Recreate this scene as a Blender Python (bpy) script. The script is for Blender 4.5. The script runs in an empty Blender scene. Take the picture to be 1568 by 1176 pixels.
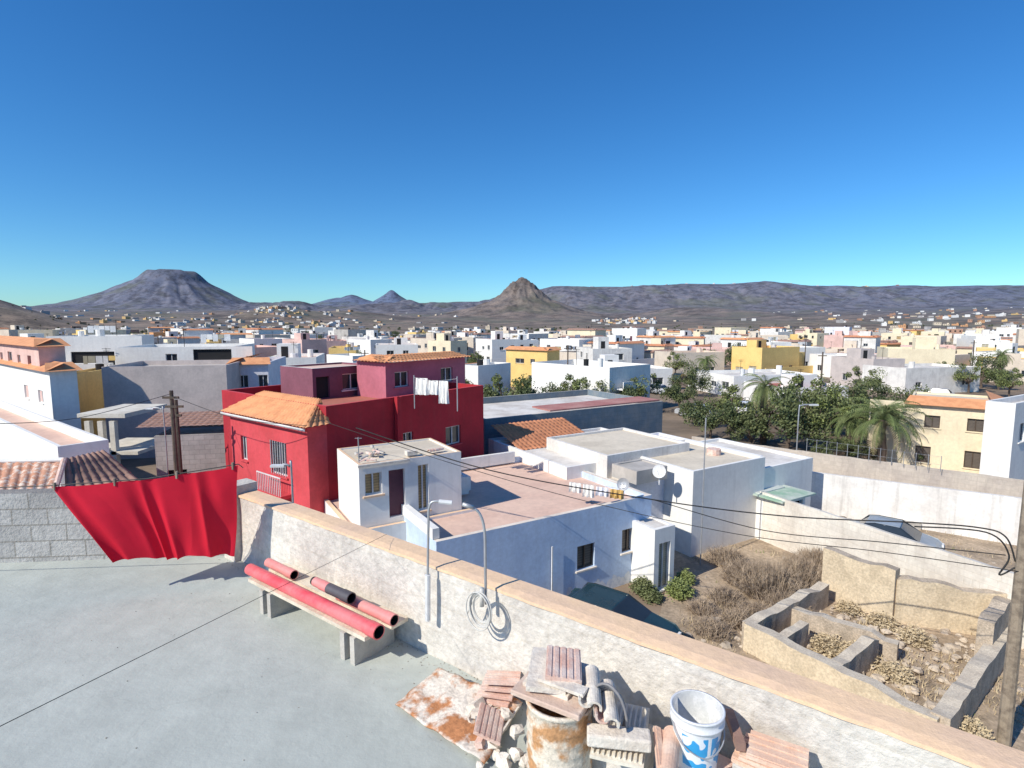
import bpy, math, random
import numpy as np
from mathutils import Vector, noise
random.seed(11)
V=Vector
scene=bpy.context.scene
# ------------------------------------------------------------------ camera
EYE=10.5; F=850.0; TH=math.radians(6.24); CT,ST=math.cos(TH),math.sin(TH)
cam=bpy.data.cameras.new("camera"); camo=bpy.data.objects.new("camera",cam)
scene.collection.objects.link(camo); scene.camera=camo
camo.location=(0,0,EYE); camo.rotation_euler=(math.pi/2-TH,0,0)
cam.sensor_width=36; cam.lens=36*F/1568; cam.clip_start=.05; cam.clip_end=40000
# sight-line survey helpers: give real-world positions on a level of known height / known distance
def ray(px,py):
    u=(px-784)/F; v=(588-py)/F
    return V((u,CT+v*ST,-ST+v*CT))
def S(px,py,z):
    d=ray(px,py); t=(z-EYE)/d.z; return V((d.x*t,d.y*t,z))
def Y(px,py,y):
    d=ray(px,py); t=y/d.y; return V((d.x*t,y,EYE+d.z*t))
def reach(C,z,d,px):
    u=(px-784)/F; k=(EYE-z)*ST
    return (u*(C.y*CT+k)-C.x)/(d.x-u*d.y*CT)
b1=V((.6139,.7894,0)); e1=V((-.7894,.6139,0))
b2=V((.855,.5186,0)); e2=V((-.5186,.855,0))
b3=V((.975,.2222,0)).normalized(); e3=V((-b3.y,b3.x,0))
Z=V((0,0,1))
# ------------------------------------------------------------------ world / sun
w=bpy.data.worlds.new("World"); scene.world=w; w.use_nodes=True
nt=w.node_tree; bg=nt.nodes['Background']
sk=nt.nodes.new('ShaderNodeTexSky'); sk.sky_type='NISHITA'; sk.sun_disc=False
EL=math.radians(39); sx,sy=-.80,-.60
sk.sun_elevation=EL; sk.sun_rotation=math.atan2(sx,sy)%(2*math.pi)
sk.altitude=300; sk.air_density=1.0; sk.dust_density=.15; sk.ozone_density=3.0
hs=nt.nodes.new('ShaderNodeHueSaturation'); hs.inputs['Saturation'].default_value=1.25
tn=nt.nodes.new('ShaderNodeMix'); tn.data_type='RGBA'; tn.blend_type='MULTIPLY'; tn.inputs[0].default_value=1; tn.inputs[7].default_value=(.54,.88,1.10,1)
nt.links.new(sk.outputs[0],hs.inputs['Color']); nt.links.new(hs.outputs[0],tn.inputs[6]); nt.links.new(tn.outputs[2],bg.inputs[0]); bg.inputs[1].default_value=.13
sl=bpy.data.lights.new("sun",'SUN'); sl.energy=5.0; sl.angle=math.radians(.5); sl.color=(1,.94,.83)
so=bpy.data.objects.new("sun",sl); scene.collection.objects.link(so)
sd=V((sx*math.cos(EL),sy*math.cos(EL),math.sin(EL))).normalized()
so.rotation_euler=sd.to_track_quat('Z','Y').to_euler()
scene.view_settings.view_transform='Standard'; scene.view_settings.look='None'; scene.view_settings.exposure=0
# ------------------------------------------------------------------ materials
MC={}
def M(name,col,col2=None,scale=1.5,amt=1.0,rough=.9,bump=.15,bscale=40,streak=0.,block=None,metal=0.,grime=.12,lo=.42,hi=.62,haze_tint=False,wave=None,detail=6):
    if name in MC: return MC[name]
    m=bpy.data.materials.new(name); MC[name]=m; m.use_nodes=True
    n=m.node_tree.nodes; l=m.node_tree.links; bs=n['Principled BSDF']
    bs.inputs['Roughness'].default_value=rough; bs.inputs['Metallic'].default_value=metal
    g=n.new('ShaderNodeNewGeometry'); pos=g.outputs['Position']
    def noi(sc,det=4,vec=pos,r=.6):
        t=n.new('ShaderNodeTexNoise'); t.inputs['Scale'].default_value=sc; t.inputs['Detail'].default_value=det; t.inputs['Roughness'].default_value=r
        l.new(vec,t.inputs['Vector']); return t.outputs['Fac']
    def mr(x,a,b,c,d):
        t=n.new('ShaderNodeMapRange'); l.new(x,t.inputs[0])
        for i,q in enumerate((a,b,c,d)): t.inputs[i+1].default_value=q
        return t.outputs[0]
    def mix(f,a,b,mode='MIX'):
        t=n.new('ShaderNodeMix'); t.data_type='RGBA'; t.blend_type=mode
        for s,i in ((f,0),(a,6),(b,7)):
            if isinstance(s,(int,float)): t.inputs[i].default_value=s
            elif isinstance(s,tuple): t.inputs[i].default_value=(*s,1)
            else: l.new(s,t.inputs[i])
        return t.outputs[2]
    c=tuple(col)
    if col2 is None: col2=tuple(x*.82 for x in col)
    c=mix(mr(noi(scale,detail),lo,hi,0,amt),c,tuple(col2))
    if grime:
        c=mix(1.0,c,mix(mr(noi(scale*9,5),.3,.7,0,1),(1-grime,)*3,(1+grime*.3,)*3),'MULTIPLY')
    if streak:
        vm=n.new('ShaderNodeVectorMath'); vm.operation='MULTIPLY'; l.new(pos,vm.inputs[0]); vm.inputs[1].default_value=(4,4,.3)
        c=mix(mr(noi(1,4,vm.outputs[0]),.52,.8,0,streak),c,(.20,.175,.15))
    h=noi(bscale,5)
    if block:
        bw,bh,mc,mf=block
        cr=n.new('ShaderNodeVectorMath'); cr.operation='CROSS_PRODUCT'; l.new(g.outputs['True Normal'],cr.inputs[0]); cr.inputs[1].default_value=(0,0,1)
        dt=n.new('ShaderNodeVectorMath'); dt.operation='DOT_PRODUCT'; l.new(cr.outputs[0],dt.inputs[0]); l.new(pos,dt.inputs[1])
        sp=n.new('ShaderNodeSeparateXYZ'); l.new(pos,sp.inputs[0]); cb=n.new('ShaderNodeCombineXYZ')
        l.new(dt.outputs['Value'],cb.inputs[0]); l.new(sp.outputs[2],cb.inputs[1])
        br=n.new('ShaderNodeTexBrick'); l.new(cb.outputs[0],br.inputs['Vector']); br.inputs['Scale'].default_value=1
        br.inputs['Brick Width'].default_value=bw; br.inputs['Row Height'].default_value=bh; br.inputs['Mortar Size'].default_value=.012
        br.inputs['Mortar Smooth'].default_value=.4
        br.inputs['Color1'].default_value=(1,1,1,1); br.inputs['Color2'].default_value=(.86,.86,.86,1); br.inputs['Mortar'].default_value=(*mc,1)
        c=mix(mf,c,br.outputs['Color'],'MULTIPLY')
    if wave:
        sp=n.new('ShaderNodeSeparateXYZ'); l.new(pos,sp.inputs[0])
        ma=n.new('ShaderNodeMath'); ma.operation='PINGPONG'; l.new(sp.outputs[2],ma.inputs[0]); ma.inputs[1].default_value=wave
        c=mix(mr(ma.outputs[0],0,wave,0,.7),c,tuple(x*.35 for x in col))
    if haze_tint:  # aerial haze painted into the base colour, stronger with distance
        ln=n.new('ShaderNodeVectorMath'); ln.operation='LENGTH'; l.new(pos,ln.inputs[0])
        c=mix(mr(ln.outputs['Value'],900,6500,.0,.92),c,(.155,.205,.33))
    l.new(c,bs.inputs['Base Color'])
    if bump:
        bp=n.new('ShaderNodeBump'); bp.inputs['Strength'].default_value=bump; bp.inputs['Distance'].default_value=.02
        l.new(h,bp.inputs['Height']); l.new(bp.outputs[0],bs.inputs['Normal'])
    return m
white=M('white_plaster',(.86,.845,.80),(.79,.77,.73),scale=.5,streak=.16,grime=.07)
white2=M('white_plaster_old',(.80,.77,.72),(.67,.64,.60),scale=.9,streak=.3)
cream=M('cream_plaster',(.84,.73,.52),(.76,.65,.46),scale=.6,streak=.14)
beige=M('beige_plaster',(.72,.62,.50),(.63,.54,.44),scale=.6,streak=.18)
yellow=M('yellow_plaster',(.88,.62,.23),(.80,.55,.20),scale=.5,streak=.1)
orange=M('orange_plaster',(.76,.38,.16),scale=.5,streak=.12)
pinkp=M('pink_plaster',(.78,.53,.47),scale=.5,streak=.12)
greyp=M('grey_render',(.60,.52,.48),(.51,.445,.415),scale=.8,streak=.15)
greyb=M('grey_block',(.54,.50,.46),(.43,.40,.37),scale=.8,block=(.5,.25,(.6,.6,.6),.9))
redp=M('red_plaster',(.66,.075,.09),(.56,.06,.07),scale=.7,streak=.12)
redshade=M('dark_red_plaster',(.46,.022,.035),(.38,.018,.028),scale=.7,streak=.1)  # same red plaster, with the shade of the unlit side put into its colour
maroon=M('maroon_plaster',(.24,.085,.12),scale=.7)
blueh=M('pale_blue_plaster',(.58,.70,.87),(.49,.60,.77),scale=.8,streak=.12,bump=.3)
lilac=M('lilac_plaster',(.78,.78,.83),(.69,.69,.75),scale=.8,streak=.14)
teal=M('slate_blue_wall',(.17,.22,.26),(.24,.265,.28),scale=1.2,streak=.3,block=(.6,.3,(.6,.6,.6),.6))
roofw=M('white_roof_paint',(.76,.72,.66),(.58,.53,.47),scale=.5)
roofp=M('pink_roof_paint',(.78,.55,.43),(.69,.47,.37),scale=.5)
roofg=M('grey_roof',(.56,.52,.47),(.43,.40,.36),scale=.5)
roofr=M('red_roof_paint',(.46,.16,.11),(.36,.13,.10),scale=.5)
roofc=M('cream_roof',(.74,.65,.51),(.62,.54,.42),scale=.6)
glass=M('window_glass',(.03,.04,.05),rough=.12,bump=0,grime=0)
wframe=M('white_frame',(.78,.78,.77),rough=.5,bump=0)
bframe=M('brown_frame',(.10,.07,.05),rough=.5,bump=0)
dark=M('dark_opening',(.02,.02,.022),bump=0)
shut=M('shutter_louvre',(.55,.51,.38),rough=.6,bump=0,wave=.04)
shuto=M('ochre_shutter',(.62,.42,.20),rough=.6,bump=0,wave=.05)
shutd=M('brown_shutter',(.15,.125,.105),rough=.6,bump=0,wave=.05)
door=M('plum_door',(.13,.035,.06),rough=.6,bump=0)
tile=M('terracotta_tile',(.66,.28,.14),(.50,.21,.11),scale=3,bump=.3)
tileo=M('orange_tile',(.76,.36,.17),(.64,.28,.13),scale=2,bump=.2)
tiled=M('weathered_tile',(.42,.25,.19),(.30,.18,.14),scale=3,bump=.3)
tilep=M('faded_tile',(.70,.45,.36),(.80,.64,.55),scale=6,bump=.4,bscale=80)
conc=M('concrete',(.56,.52,.46),(.44,.41,.37),scale=2.5,bump=.4)
metalg=M('galvanised_steel',(.50,.51,.52),rough=.45,metal=.5,bump=.05)
black=M('black_rubber',(.02,.02,.02),rough=.6,bump=0)
wood=M('weathered_wood',(.33,.27,.20),(.20,.16,.12),scale=6,bump=.3)
woodd=M('dark_wood_pole',(.14,.10,.075),(.09,.07,.055),scale=6,bump=.3)
bluetank=M('blue_drum_plastic',(.05,.16,.38),rough=.5,bump=0)
HMATS=lambda wl,rf=roofw,gl=glass,fr=wframe,cp=None,sh=shut:[wl,rf,gl,fr,cp or wl,sh,dark,door]
# ------------------------------------------------------------------ mesh builder
class MB:
    def __init__(s): s.v=[];s.f=[];s.m=[]
    def face(s,pts,mi=0):
        k=len(s.v); s.v+= [tuple(p) for p in pts]; s.f.append(tuple(range(k,k+len(pts)))); s.m.append(mi)
    def box(s,o,A,B,C,mi=0,top=None):
        o=V(o);A=V(A);B=V(B);C=V(C); k=len(s.v)
        for q in (o,o+A,o+A+B,o+B,o+C,o+A+C,o+A+B+C,o+B+C): s.v.append(tuple(q))
        for i,f in enumerate(((0,3,2,1),(4,5,6,7),(0,1,5,4),(1,2,6,5),(2,3,7,6),(3,0,4,7))):
            s.f.append(tuple(k+j for j in f)); s.m.append(top if (i==1 and top is not None) else mi)
    def cbox(s,c,sx,sy,sz,ang=0,mi=0,top=None,tilt=0):
        A=V((math.cos(ang),math.sin(ang),0)); B=V((-math.sin(ang)*math.cos(tilt),math.cos(ang)*math.cos(tilt),math.sin(tilt))); C=A.cross(B)
        s.box(V(c)-A*sx/2-B*sy/2,A*sx,B*sy,C*sz,mi,top)
    def tube(s,pts,r,n=8,mi=0,cap=True):
        pts=[V(p) for p in pts]; k=len(s.v); N=len(pts)
        rs=r if isinstance(r,(list,tuple)) else [r]*N
        up=None
        for i,p in enumerate(pts):
            d=(pts[min(i+1,N-1)]-pts[max(i-1,0)]).normalized()
            if up is None:
                up=V((0,0,1)) if abs(d.z)<.9 else V((1,0,0))
            a=d.cross(up).normalized(); bb=a.cross(d).normalized(); up=bb
            for j in range(n):
                t=2*math.pi*j/n; s.v.append(tuple(p+(a*math.cos(t)+bb*math.sin(t))*rs[i]))
        for i in range(N-1):
            for j in range(n):
                s.f.append((k+i*n+j,k+i*n+(j+1)%n,k+(i+1)*n+(j+1)%n,k+(i+1)*n+j)); s.m.append(mi)
        if cap:
            s.f.append(tuple(k+j for j in range(n))[::-1]); s.m.append(mi)
            s.f.append(tuple(k+(N-1)*n+j for j in range(n))); s.m.append(mi)
    def obj(s,name,mats,parent=None,smooth=False,loc=None):
        me=bpy.data.meshes.new(name); me.from_pydata(s.v,[],s.f)
        for m in mats: me.materials.append(m)
        me.polygons.foreach_set('material_index',s.m)
        if smooth: me.polygons.foreach_set('use_smooth',[True]*len(s.f))
        me.update(); o=bpy.data.objects.new(name,me); scene.collection.objects.link(o)
        if parent: o.parent=parent
        return o
def empty(name):
    o=bpy.data.objects.new(name,None); scene.collection.objects.link(o); return o
# ------------------------------------------------------------------ houses
def wallface(B,P,d,L,z0,z1,n,ops=()):
    us=sorted({0,L,*[o[0] for o in ops],*[o[0]+o[2] for o in ops]})
    zs=sorted({z0,z1,*[o[1] for o in ops],*[o[1]+o[3] for o in ops]})
    pt=lambda u,z,r=0: V((P.x+d.x*u-n.x*r,P.y+d.y*u-n.y*r,z))
    for i in range(len(us)-1):
        for j in range(len(zs)-1):
            uc=(us[i]+us[i+1])/2; zc=(zs[j]+zs[j+1])/2
            if any(o[0]<uc<o[0]+o[2] and o[1]<zc<o[1]+o[3] for o in ops): continue
            B.face([pt(us[i],zs[j]),pt(us[i+1],zs[j]),pt(us[i+1],zs[j+1]),pt(us[i],zs[j+1])],0)
    for (u,z,w_,h,k) in ops:
        r=.16; U=u+w_; T=z+h
        mi={'w':2,'s':5,'d':7,'o':6,'g':2}[k]
        B.face([pt(u,z,r),pt(U,z,r),pt(U,T,r),pt(u,T,r)],mi)
        for a,c in (((u,z),(U,z)),((U,z),(U,T)),((U,T),(u,T)),((u,T),(u,z))):
            B.face([pt(*a),pt(*c),pt(*c,r),pt(*a,r)],0)
        if k in 'wsg':
            fw=.05
            def bar(ua,za,ub,zb): B.box(pt(ua,za,r-.01),d*(ub-ua),n*.05,Z*(zb-za),3)
            bar(u,z,U,z+fw);bar(u,T-fw,U,T);bar(u,z+fw,u+fw,T-fw);bar(U-fw,z+fw,U,T-fw)
            bar((u+U)/2-.025,z+fw,(u+U)/2+.025,T-fw)
            B.box(pt(u-.08,z-.07,0.0),d*(w_+.16),n*.07,Z*.06,4)
        if k=='g':
            for i in range(7):
                uu=u+w_*(i+.5)/7; B.box(pt(uu,z,.0),d*.02,n*.03,Z*h,3)
def shell(B,C,b,e,Lb,Le,z0,z1,par=.4,opR=(),opL=(),th=.16,cap=0.0):
    C=V((C.x,C.y,0))
    wallface(B,C,b,Lb,z0,z1,-e,opR)
    wallface(B,C,e,Le,z0,z1,-b,opL)
    wallface(B,C+b*Lb,e,Le,z0,z1,b); wallface(B,C+e*Le,b,Lb,z0,z1,e)
    o=[C,C+b*Lb,C+b*Lb+e*Le,C+e*Le]
    i_=[C+(b+e)*th,C+b*(Lb-th)+e*th,C+b*(Lb-th)+e*(Le-th),C+b*th+e*(Le-th)]
    for j in range(4):
        k=(j+1)%4
        B.face([o[j]+Z*z1,o[k]+Z*z1,i_[k]+Z*z1,i_[j]+Z*z1],4)
        B.face([i_[j]+Z*z1,i_[k]+Z*z1,i_[k]+Z*(z1-par),i_[j]+Z*(z1-par)],0)
    B.face([p+Z*(z1-par) for p in i_],1)
def autowin(L,z0,z1,k='w',prob=.85,sp=2.9):
    out=[]; nf=max(1,int((z1-z0)/3)); n=int((L-.8)/sp)
    if n<1: return out
    for f in range(nf):
        zz=z0+f*3.0+.95
        if zz+1.2>z1-.5: break
        for i in range(n):
            if random.random()<prob:
                ww=random.choice([.9,1.1,1.4,1.8]); u=(L-n*sp)/2+sp*(i+.5)-ww/2+random.uniform(-.3,.3)
                u=max(.2,min(u,L-ww-.2))
                if random.random()<.15: out.append((u,zz-.85,1.0,2.05,random.choice('do')))
                else: out.append((u,zz+random.choice([0,0,.15]),ww,random.choice([1.15,1.15,.8]),random.choice(k)))
    ok=[]
    for o in out:
        if all(o[0]+o[2]<q[0] or q[0]+q[2]<o[0] or o[1]+o[3]<q[1] or q[1]+q[3]<o[1] for q in ok): ok.append(o)
    return ok
def roofjunk(B,C,b,e,Lb,Le,z,rich=1):
    if Lb>5 and Le>5 and random.random()<.6*rich:
        h=random.uniform(1.6,2.4); o=C+b*random.uniform(.5,Lb-3.5)+e*random.uniform(1,Le-3.5)
        w_=random.uniform(2,3); q=random.uniform(2,3)
        B.box(V((o.x,o.y,z)),b*w_,e*q,Z*h,0,4)
        B.box(V((o.x,o.y,z))-e*.02+b*.5,b*.8,e*.01,Z*1.6,6)
    for _ in range(random.randint(0,3)):
        o=C+b*random.uniform(.8,Lb-1)+e*random.uniform(.8,Le-1)
        B.tube([(o.x,o.y,z),(o.x,o.y,z+random.uniform(.7,1.3))],random.uniform(.3,.55),10,random.choice([0,4,6,3]))
    if random.random()<.7:
        o=C+b*random.uniform(.8,Lb-1)+e*random.uniform(.8,Le-1)
        B.tube([(o.x,o.y,z),(o.x,o.y,z+2.2)],.03,4,6); B.box((o.x-.4,o.y,z+2.1),(.8,0,0),(0,.04,0),(0,0,.04),6); B.box((o.x-.3,o.y,z+1.9),(.6,0,0),(0,.04,0),(0,0,.04),6)
    if random.random()<.3*rich:
        o=C+b*random.uniform(.8,Lb-2.8)+e*random.uniform(.8,max(1,Le-2)); o=V((o.x,o.y,z+1.5)); x=0
        for _ in range(5):
            ww=random.uniform(.3,.6); B.box(o+b*x,b*ww,e*.02,-Z*random.uniform(.4,.9),random.choice([3,3,4,5])); x+=ww+.05
BAS={1:(b1,e1),2:(b2,e2),3:(b3,e3)}
def MH(name,px,row,z,pxr,pxl,wl,rf=roofw,basis=1,par=.4,opR=None,opL=None,z0=-.3,fr=wframe,cp=None,sh=shut,Lb=None,Le=None,junk=True,k='w',eave=None,D=None):
    b,e=BAS[basis]
    if D: C=Y(px,row,D); z=C.z
    else: C=S(px,row,z)
    if Lb is None: Lb=reach(C,z,b,pxr)
    if Le is None: Le=reach(C,z,e,pxl)
    Lb=min(max(Lb,1.5),26) if Lb>0 else 8; Le=min(max(Le,1.5),26) if Le>0 else 8
    if basis==3: Le=random.uniform(7,10)
    B=MB()
    shell(B,C,b,e,Lb,Le,z0,z,par,opR if opR is not None else autowin(Lb,0,z,k),opL if opL is not None else autowin(Le,0,z,k))
    if junk: roofjunk(B,V((C.x,C.y,0)),b,e,Lb,Le,z-par)
    if eave:
        c0=V((C.x,C.y,z))
        for P,d,L,nn in ((c0,b,Lb,-e),(c0,e,Le,-b)):
            B.face([P+nn*.35-d*.3-Z*.12,P+d*(L+.3)+nn*.35-Z*.12,P+d*L-nn*.9+Z*.42,P-nn*.9+Z*.42],8)
    p=empty(name); B.obj('walls_and_roof',HMATS(wl,rf,fr=fr,cp=cp,sh=sh)+[tileo],p)
    return p,C,Lb,Le,b,e
def tiles(B,p00,p10,p01,p11,pitch=.22,row=.38,mi=0,amp=.055):
    p00,p10,p01,p11=map(V,(p00,p10,p01,p11))
    n=max(2,int((p10-p00).length/pitch)); m=max(2,int((p01-p00).length/row)); q=6
    nn=(p10-p00).cross(p01-p00).normalized()
    if nn.z<0: nn=-nn
    k=len(B.v); W=n*q+1; rows=[]
    for j in range(m):
        rows.append((j/m,.045)); rows.append(((j+.98)/m,0.0))
    for (t,lift) in rows:
        for i in range(W):
            s=i/(W-1); P=(p00*(1-s)+p10*s)*(1-t)+(p01*(1-s)+p11*s)*t
            a=abs(math.sin(math.pi*i/q))
            jit=noise.noise(V((int(i/q)*3.1,int(t*m+.001)*5.3,0)))*.012
            B.v.append(tuple(P+nn*(a*amp+lift+jit)))
    for j in range(len(rows)-1):
        for i in range(W-1):
            B.f.append((k+j*W+i,k+j*W+i+1,k+(j+1)*W+i+1,k+(j+1)*W+i)); B.m.append(mi)
# ------------------------------------------------------------------ terrain
RX=np.array([-900,-300,0,90,380,500,640,740,800,845,950,1040,1100,1165,1230,1300,1450,1568,1900,2600.]); RYv=np.array([480,478,474,472,467,468,466,462,452,440,441,436,437,433,438,440,439,439,441,445.])
def prof(xs,ys): return np.array(xs,float),np.array(ys,float)
MESA=prof([0,32,37,46,58,80,113,140,200,320],[79,78.5,74,64,56,43,27,22,13,0])
CONE=prof([0,5,11,18,24,34,45,62,85,110,160,240],[70,68,62,60,52,44,35,29,21,15,8,0])
PK1=prof([0,5,12,30,70,110],[52,48,42,31,20,0]); PK2=prof([0,8,20,50,110],[43,41,36,27,0]); PK3=prof([0,8,20,50,110],[39,38,35,26,0])
def sm(t): t=min(1,max(0,t)); return t*t*(3-2*t)
def terr(x,y):
    r=math.hypot(x,y)
    if r<420 or y<=10: return 0.0
    n1=noise.fractal(V((x/420,y/420,3.3)),1.0,2.1,5)
    n2=noise.fractal(V((x/90,y/90,8.3)),.8,2.1,4)
    z=.028*max(0,r-900)*sm((r-900)/700)+n1*min(12,(r-420)*.008)
    u=x/y; px=784+845*u
    top=10+(495-float(np.interp(px,RX,RYv)))/850*4800
    s=sm((y-3300)/1500)**1.3
    if s>0:
        wx=x+90*n1
        gul=noise.fractal(V((wx/260,y/1100,1.7)),.8,2.2,4)
        z=z*(1-s)+top*s+gul*60*s*(1-s)*3+n1*8*s*(1 if y<4800 else .35)+n2*7*s*(1-s)*3
    y0=4600; x0=(272-784)/850*y0; k=y0/850
    dx=x-x0
    if dx<-32*k: dx=-(32*k+(-dx-32*k)*.72)
    d=math.hypot(dx,(y-y0)*.9)/k
    if d<320: 
        an=math.atan2(y-y0,x-x0)
        m=float(np.interp(d*(1+.08*noise.noise(V((an*3,0,1)))*(1 if d>45 else 0)),*MESA))*k+10
        g=noise.fractal(V((an*6,d/90,4)),.9,2.2,4)*18*(sm((d-36)/30)*(1-sm((d-150)/150)))
        z=max(z,m-g+n1*6)
    y0=2200; x0=41; k=y0/850; d=math.hypot(x-x0,(y-y0)*.9)/k
    if d<240:
        an=math.atan2(y-y0,x-x0)
        m=float(np.interp(d,*CONE))*k+8
        g=noise.fractal(V((x/18,y/18,5)),.7,2.2,5)*13*(1-sm((d-14)/45))*sm(d/8+.25)+noise.fractal(V((an*4,d/40,4)),.9,2.2,4)*9*sm((d-12)/20)*(1-sm((d-90)/90))
        z=max(z,m-g)
    for pxc,PR in ((602,PK1),(541,PK2),(522,PK3)):
        y0=6500; k=y0/850; x0=(pxc-784)*k; d=math.hypot(x-x0,y-y0)/k
        if d<110: z=max(z,float(np.interp(d,*PR))*k+10+n1*8)
    for x0,y0,H,R in ((-880,880,50,200),(-1080,1000,75,260),(-640,1500,30,170),(-530,1700,20,260),(-900,1900,22,400),(760,2300,30,420)):
        d=math.hypot(x-x0,y-y0)/R
        if d<1: z+=H*(1-sm(d))*(.9+.3*n1)
    return z
rad=list(np.geomspace(6,420,26))+list(np.linspace(440,1700,64))+list(np.linspace(1710,2700,98))+list(np.linspace(2730,5200,92))+list(np.linspace(5300,10000,40))
az=list(np.radians(np.concatenate([np.linspace(-180,-56,24),np.linspace(-55,55,900),np.linspace(56,179,24)])))
tv=[(0,0,0)];tf=[]
NA=len(az)
for r in rad:
    for a in az:
        x=r*math.sin(a); y=r*math.cos(a); tv.append((x,y,terr(x,y)))
for i in range(NA): tf.append((0,1+i,1+(i+1)%NA))
for j in range(len(rad)-1):
    for i in range(NA):
        k=(i+1)%NA; tf.append((1+j*NA+i,1+(j+1)*NA+i,1+(j+1)*NA+k,1+j*NA+k))
tm=M('dry_earth',(.38,.275,.19),(.22,.17,.12),scale=.02,bump=.5,bscale=.6,grime=.4,haze_tint=True,lo=.4,hi=.6)
nn_=tm.node_tree.nodes; ll=tm.node_tree.links; bs=nn_['Principled BSDF']; src=bs.inputs['Base Color'].links[0].from_socket
gg=nn_.new('ShaderNodeNewGeometry')
t1=nn_.new('ShaderNodeTexNoise'); t1.inputs['Scale'].default_value=.012; t1.inputs['Detail'].default_value=12; t1.inputs['Roughness'].default_value=.78; ll.new(gg.outputs['Position'],t1.inputs['Vector'])
r1=nn_.new('ShaderNodeMapRange'); ll.new(t1.outputs[0],r1.inputs[0]); r1.inputs[1].default_value=.46; r1.inputs[2].default_value=.58; r1.inputs[3].default_value=1; r1.inputs[4].default_value=.45
mx=nn_.new('ShaderNodeMix'); mx.data_type='RGBA'; mx.blend_type='MULTIPLY'; mx.inputs[0].default_value=1
ll.new(src,mx.inputs[6]); ll.new(r1.outputs[0],mx.inputs[7])
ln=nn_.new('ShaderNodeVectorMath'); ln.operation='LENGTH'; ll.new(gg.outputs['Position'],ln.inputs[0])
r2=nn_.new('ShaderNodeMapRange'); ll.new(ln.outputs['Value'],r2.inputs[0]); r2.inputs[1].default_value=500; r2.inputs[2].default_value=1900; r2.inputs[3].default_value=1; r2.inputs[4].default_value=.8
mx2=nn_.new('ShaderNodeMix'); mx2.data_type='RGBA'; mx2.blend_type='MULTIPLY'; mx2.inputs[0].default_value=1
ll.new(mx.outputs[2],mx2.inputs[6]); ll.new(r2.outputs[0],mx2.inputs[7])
t2=nn_.new('ShaderNodeTexNoise'); t2.inputs['Scale'].default_value=.004; t2.inputs['Detail'].default_value=9; ll.new(gg.outputs['Position'],t2.inputs['Vector'])
r3=nn_.new('ShaderNodeMapRange'); ll.new(t2.outputs[0],r3.inputs[0]); r3.inputs[1].default_value=.5; r3.inputs[2].default_value=.62; r3.inputs[3].default_value=0; r3.inputs[4].default_value=.45
mx3=nn_.new('ShaderNodeMix'); mx3.data_type='RGBA'; ll.new(r3.outputs[0],mx3.inputs[0]); ll.new(mx2.outputs[2],mx3.inputs[6]); mx3.inputs[7].default_value=(.12,.13,.085,1)
ll.new(mx3.outputs[2],bs.inputs['Base Color'])
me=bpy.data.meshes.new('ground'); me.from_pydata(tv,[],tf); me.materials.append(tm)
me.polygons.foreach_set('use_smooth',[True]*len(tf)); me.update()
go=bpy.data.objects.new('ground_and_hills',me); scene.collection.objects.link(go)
# ------------------------------------------------------------------ terrace (our roof)
FZ=7.5; PT=8.36
P0=S(357,850,FZ); Pq=S(1300,1095,PT); pd=V((Pq.x-P0.x,Pq.y-P0.y,0)).normalized(); pn=V((-pd.y,pd.x,0))
if pn.y<0: pn=-pn
wallm=M('rough_render',(.76,.71,.635),(.62,.575,.52),scale=1.7,bump=.8,bscale=22,block=(.5,.25,(.84,.82,.78),.5),grime=.22,streak=.14)
capm=M('peach_cap',(.86,.60,.38),(.77,.54,.37),scale=2,bump=.3)
floorm=M('grey_roof_coating',(.475,.505,.46),(.405,.435,.405),scale=.45,bump=.3,bscale=14,grime=.12,lo=.35,hi=.7)
fn=floorm.node_tree.nodes; fl=floorm.node_tree.links; fb=fn['Principled BSDF']; fs=fb.inputs['Base Color'].links[0].from_socket
vg=fn.new('ShaderNodeNewGeometry'); vn=fn.new('ShaderNodeTexNoise'); vn.inputs['Scale'].default_value=1.3; vn.inputs['Detail'].default_value=5; fl.new(vg.outputs['Position'],vn.inputs['Vector'])
va=fn.new('ShaderNodeVectorMath'); va.operation='MULTIPLY_ADD'; fl.new(vn.outputs['Color'],va.inputs[0]); va.inputs[1].default_value=(.9,.9,.9); fl.new(vg.outputs['Position'],va.inputs[2])
vo=fn.new('ShaderNodeTexVoronoi'); vo.feature='DISTANCE_TO_EDGE'; vo.inputs['Scale'].default_value=.35; fl.new(va.outputs[0],vo.inputs['Vector'])
vr=fn.new('ShaderNodeMapRange'); fl.new(vo.outputs['Distance'],vr.inputs[0]); vr.inputs[1].default_value=.0; vr.inputs[2].default_value=.004; vr.inputs[3].default_value=.93; vr.inputs[4].default_value=1
vm_=fn.new('ShaderNodeMix'); vm_.data_type='RGBA'; vm_.blend_type='MULTIPLY'; vm_.inputs[0].default_value=1; fl.new(fs,vm_.inputs[6]); fl.new(vr.outputs[0],vm_.inputs[7]); fl.new(vm_.outputs[2],fb.inputs['Base Color'])
blockm=M('concrete_block',(.53,.51,.48),(.43,.41,.39),scale=2,bump=.8,bscale=30,block=(.42,.21,(.62,.6,.57),1.0),grime=.2)
PL=S(0,862,FZ); ld=V((PL.x-P0.x,PL.y-P0.y,0)).normalized()
B=MB()
far=P0+pd*12; lf=P0+ld*9
B.face([P0+Z*0,lf,V((lf.x,-6,FZ)),V((far.x,-6,FZ)),far],0)
B.obj('roof_terrace_floor',[floorm])
B=MB()
pts=[P0+pn*.17+pd*.0,V((lf.x,lf.y+.2,FZ)),V((lf.x,-6,FZ)),V((far.x,-6,FZ)),far+pn*.17]
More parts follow.
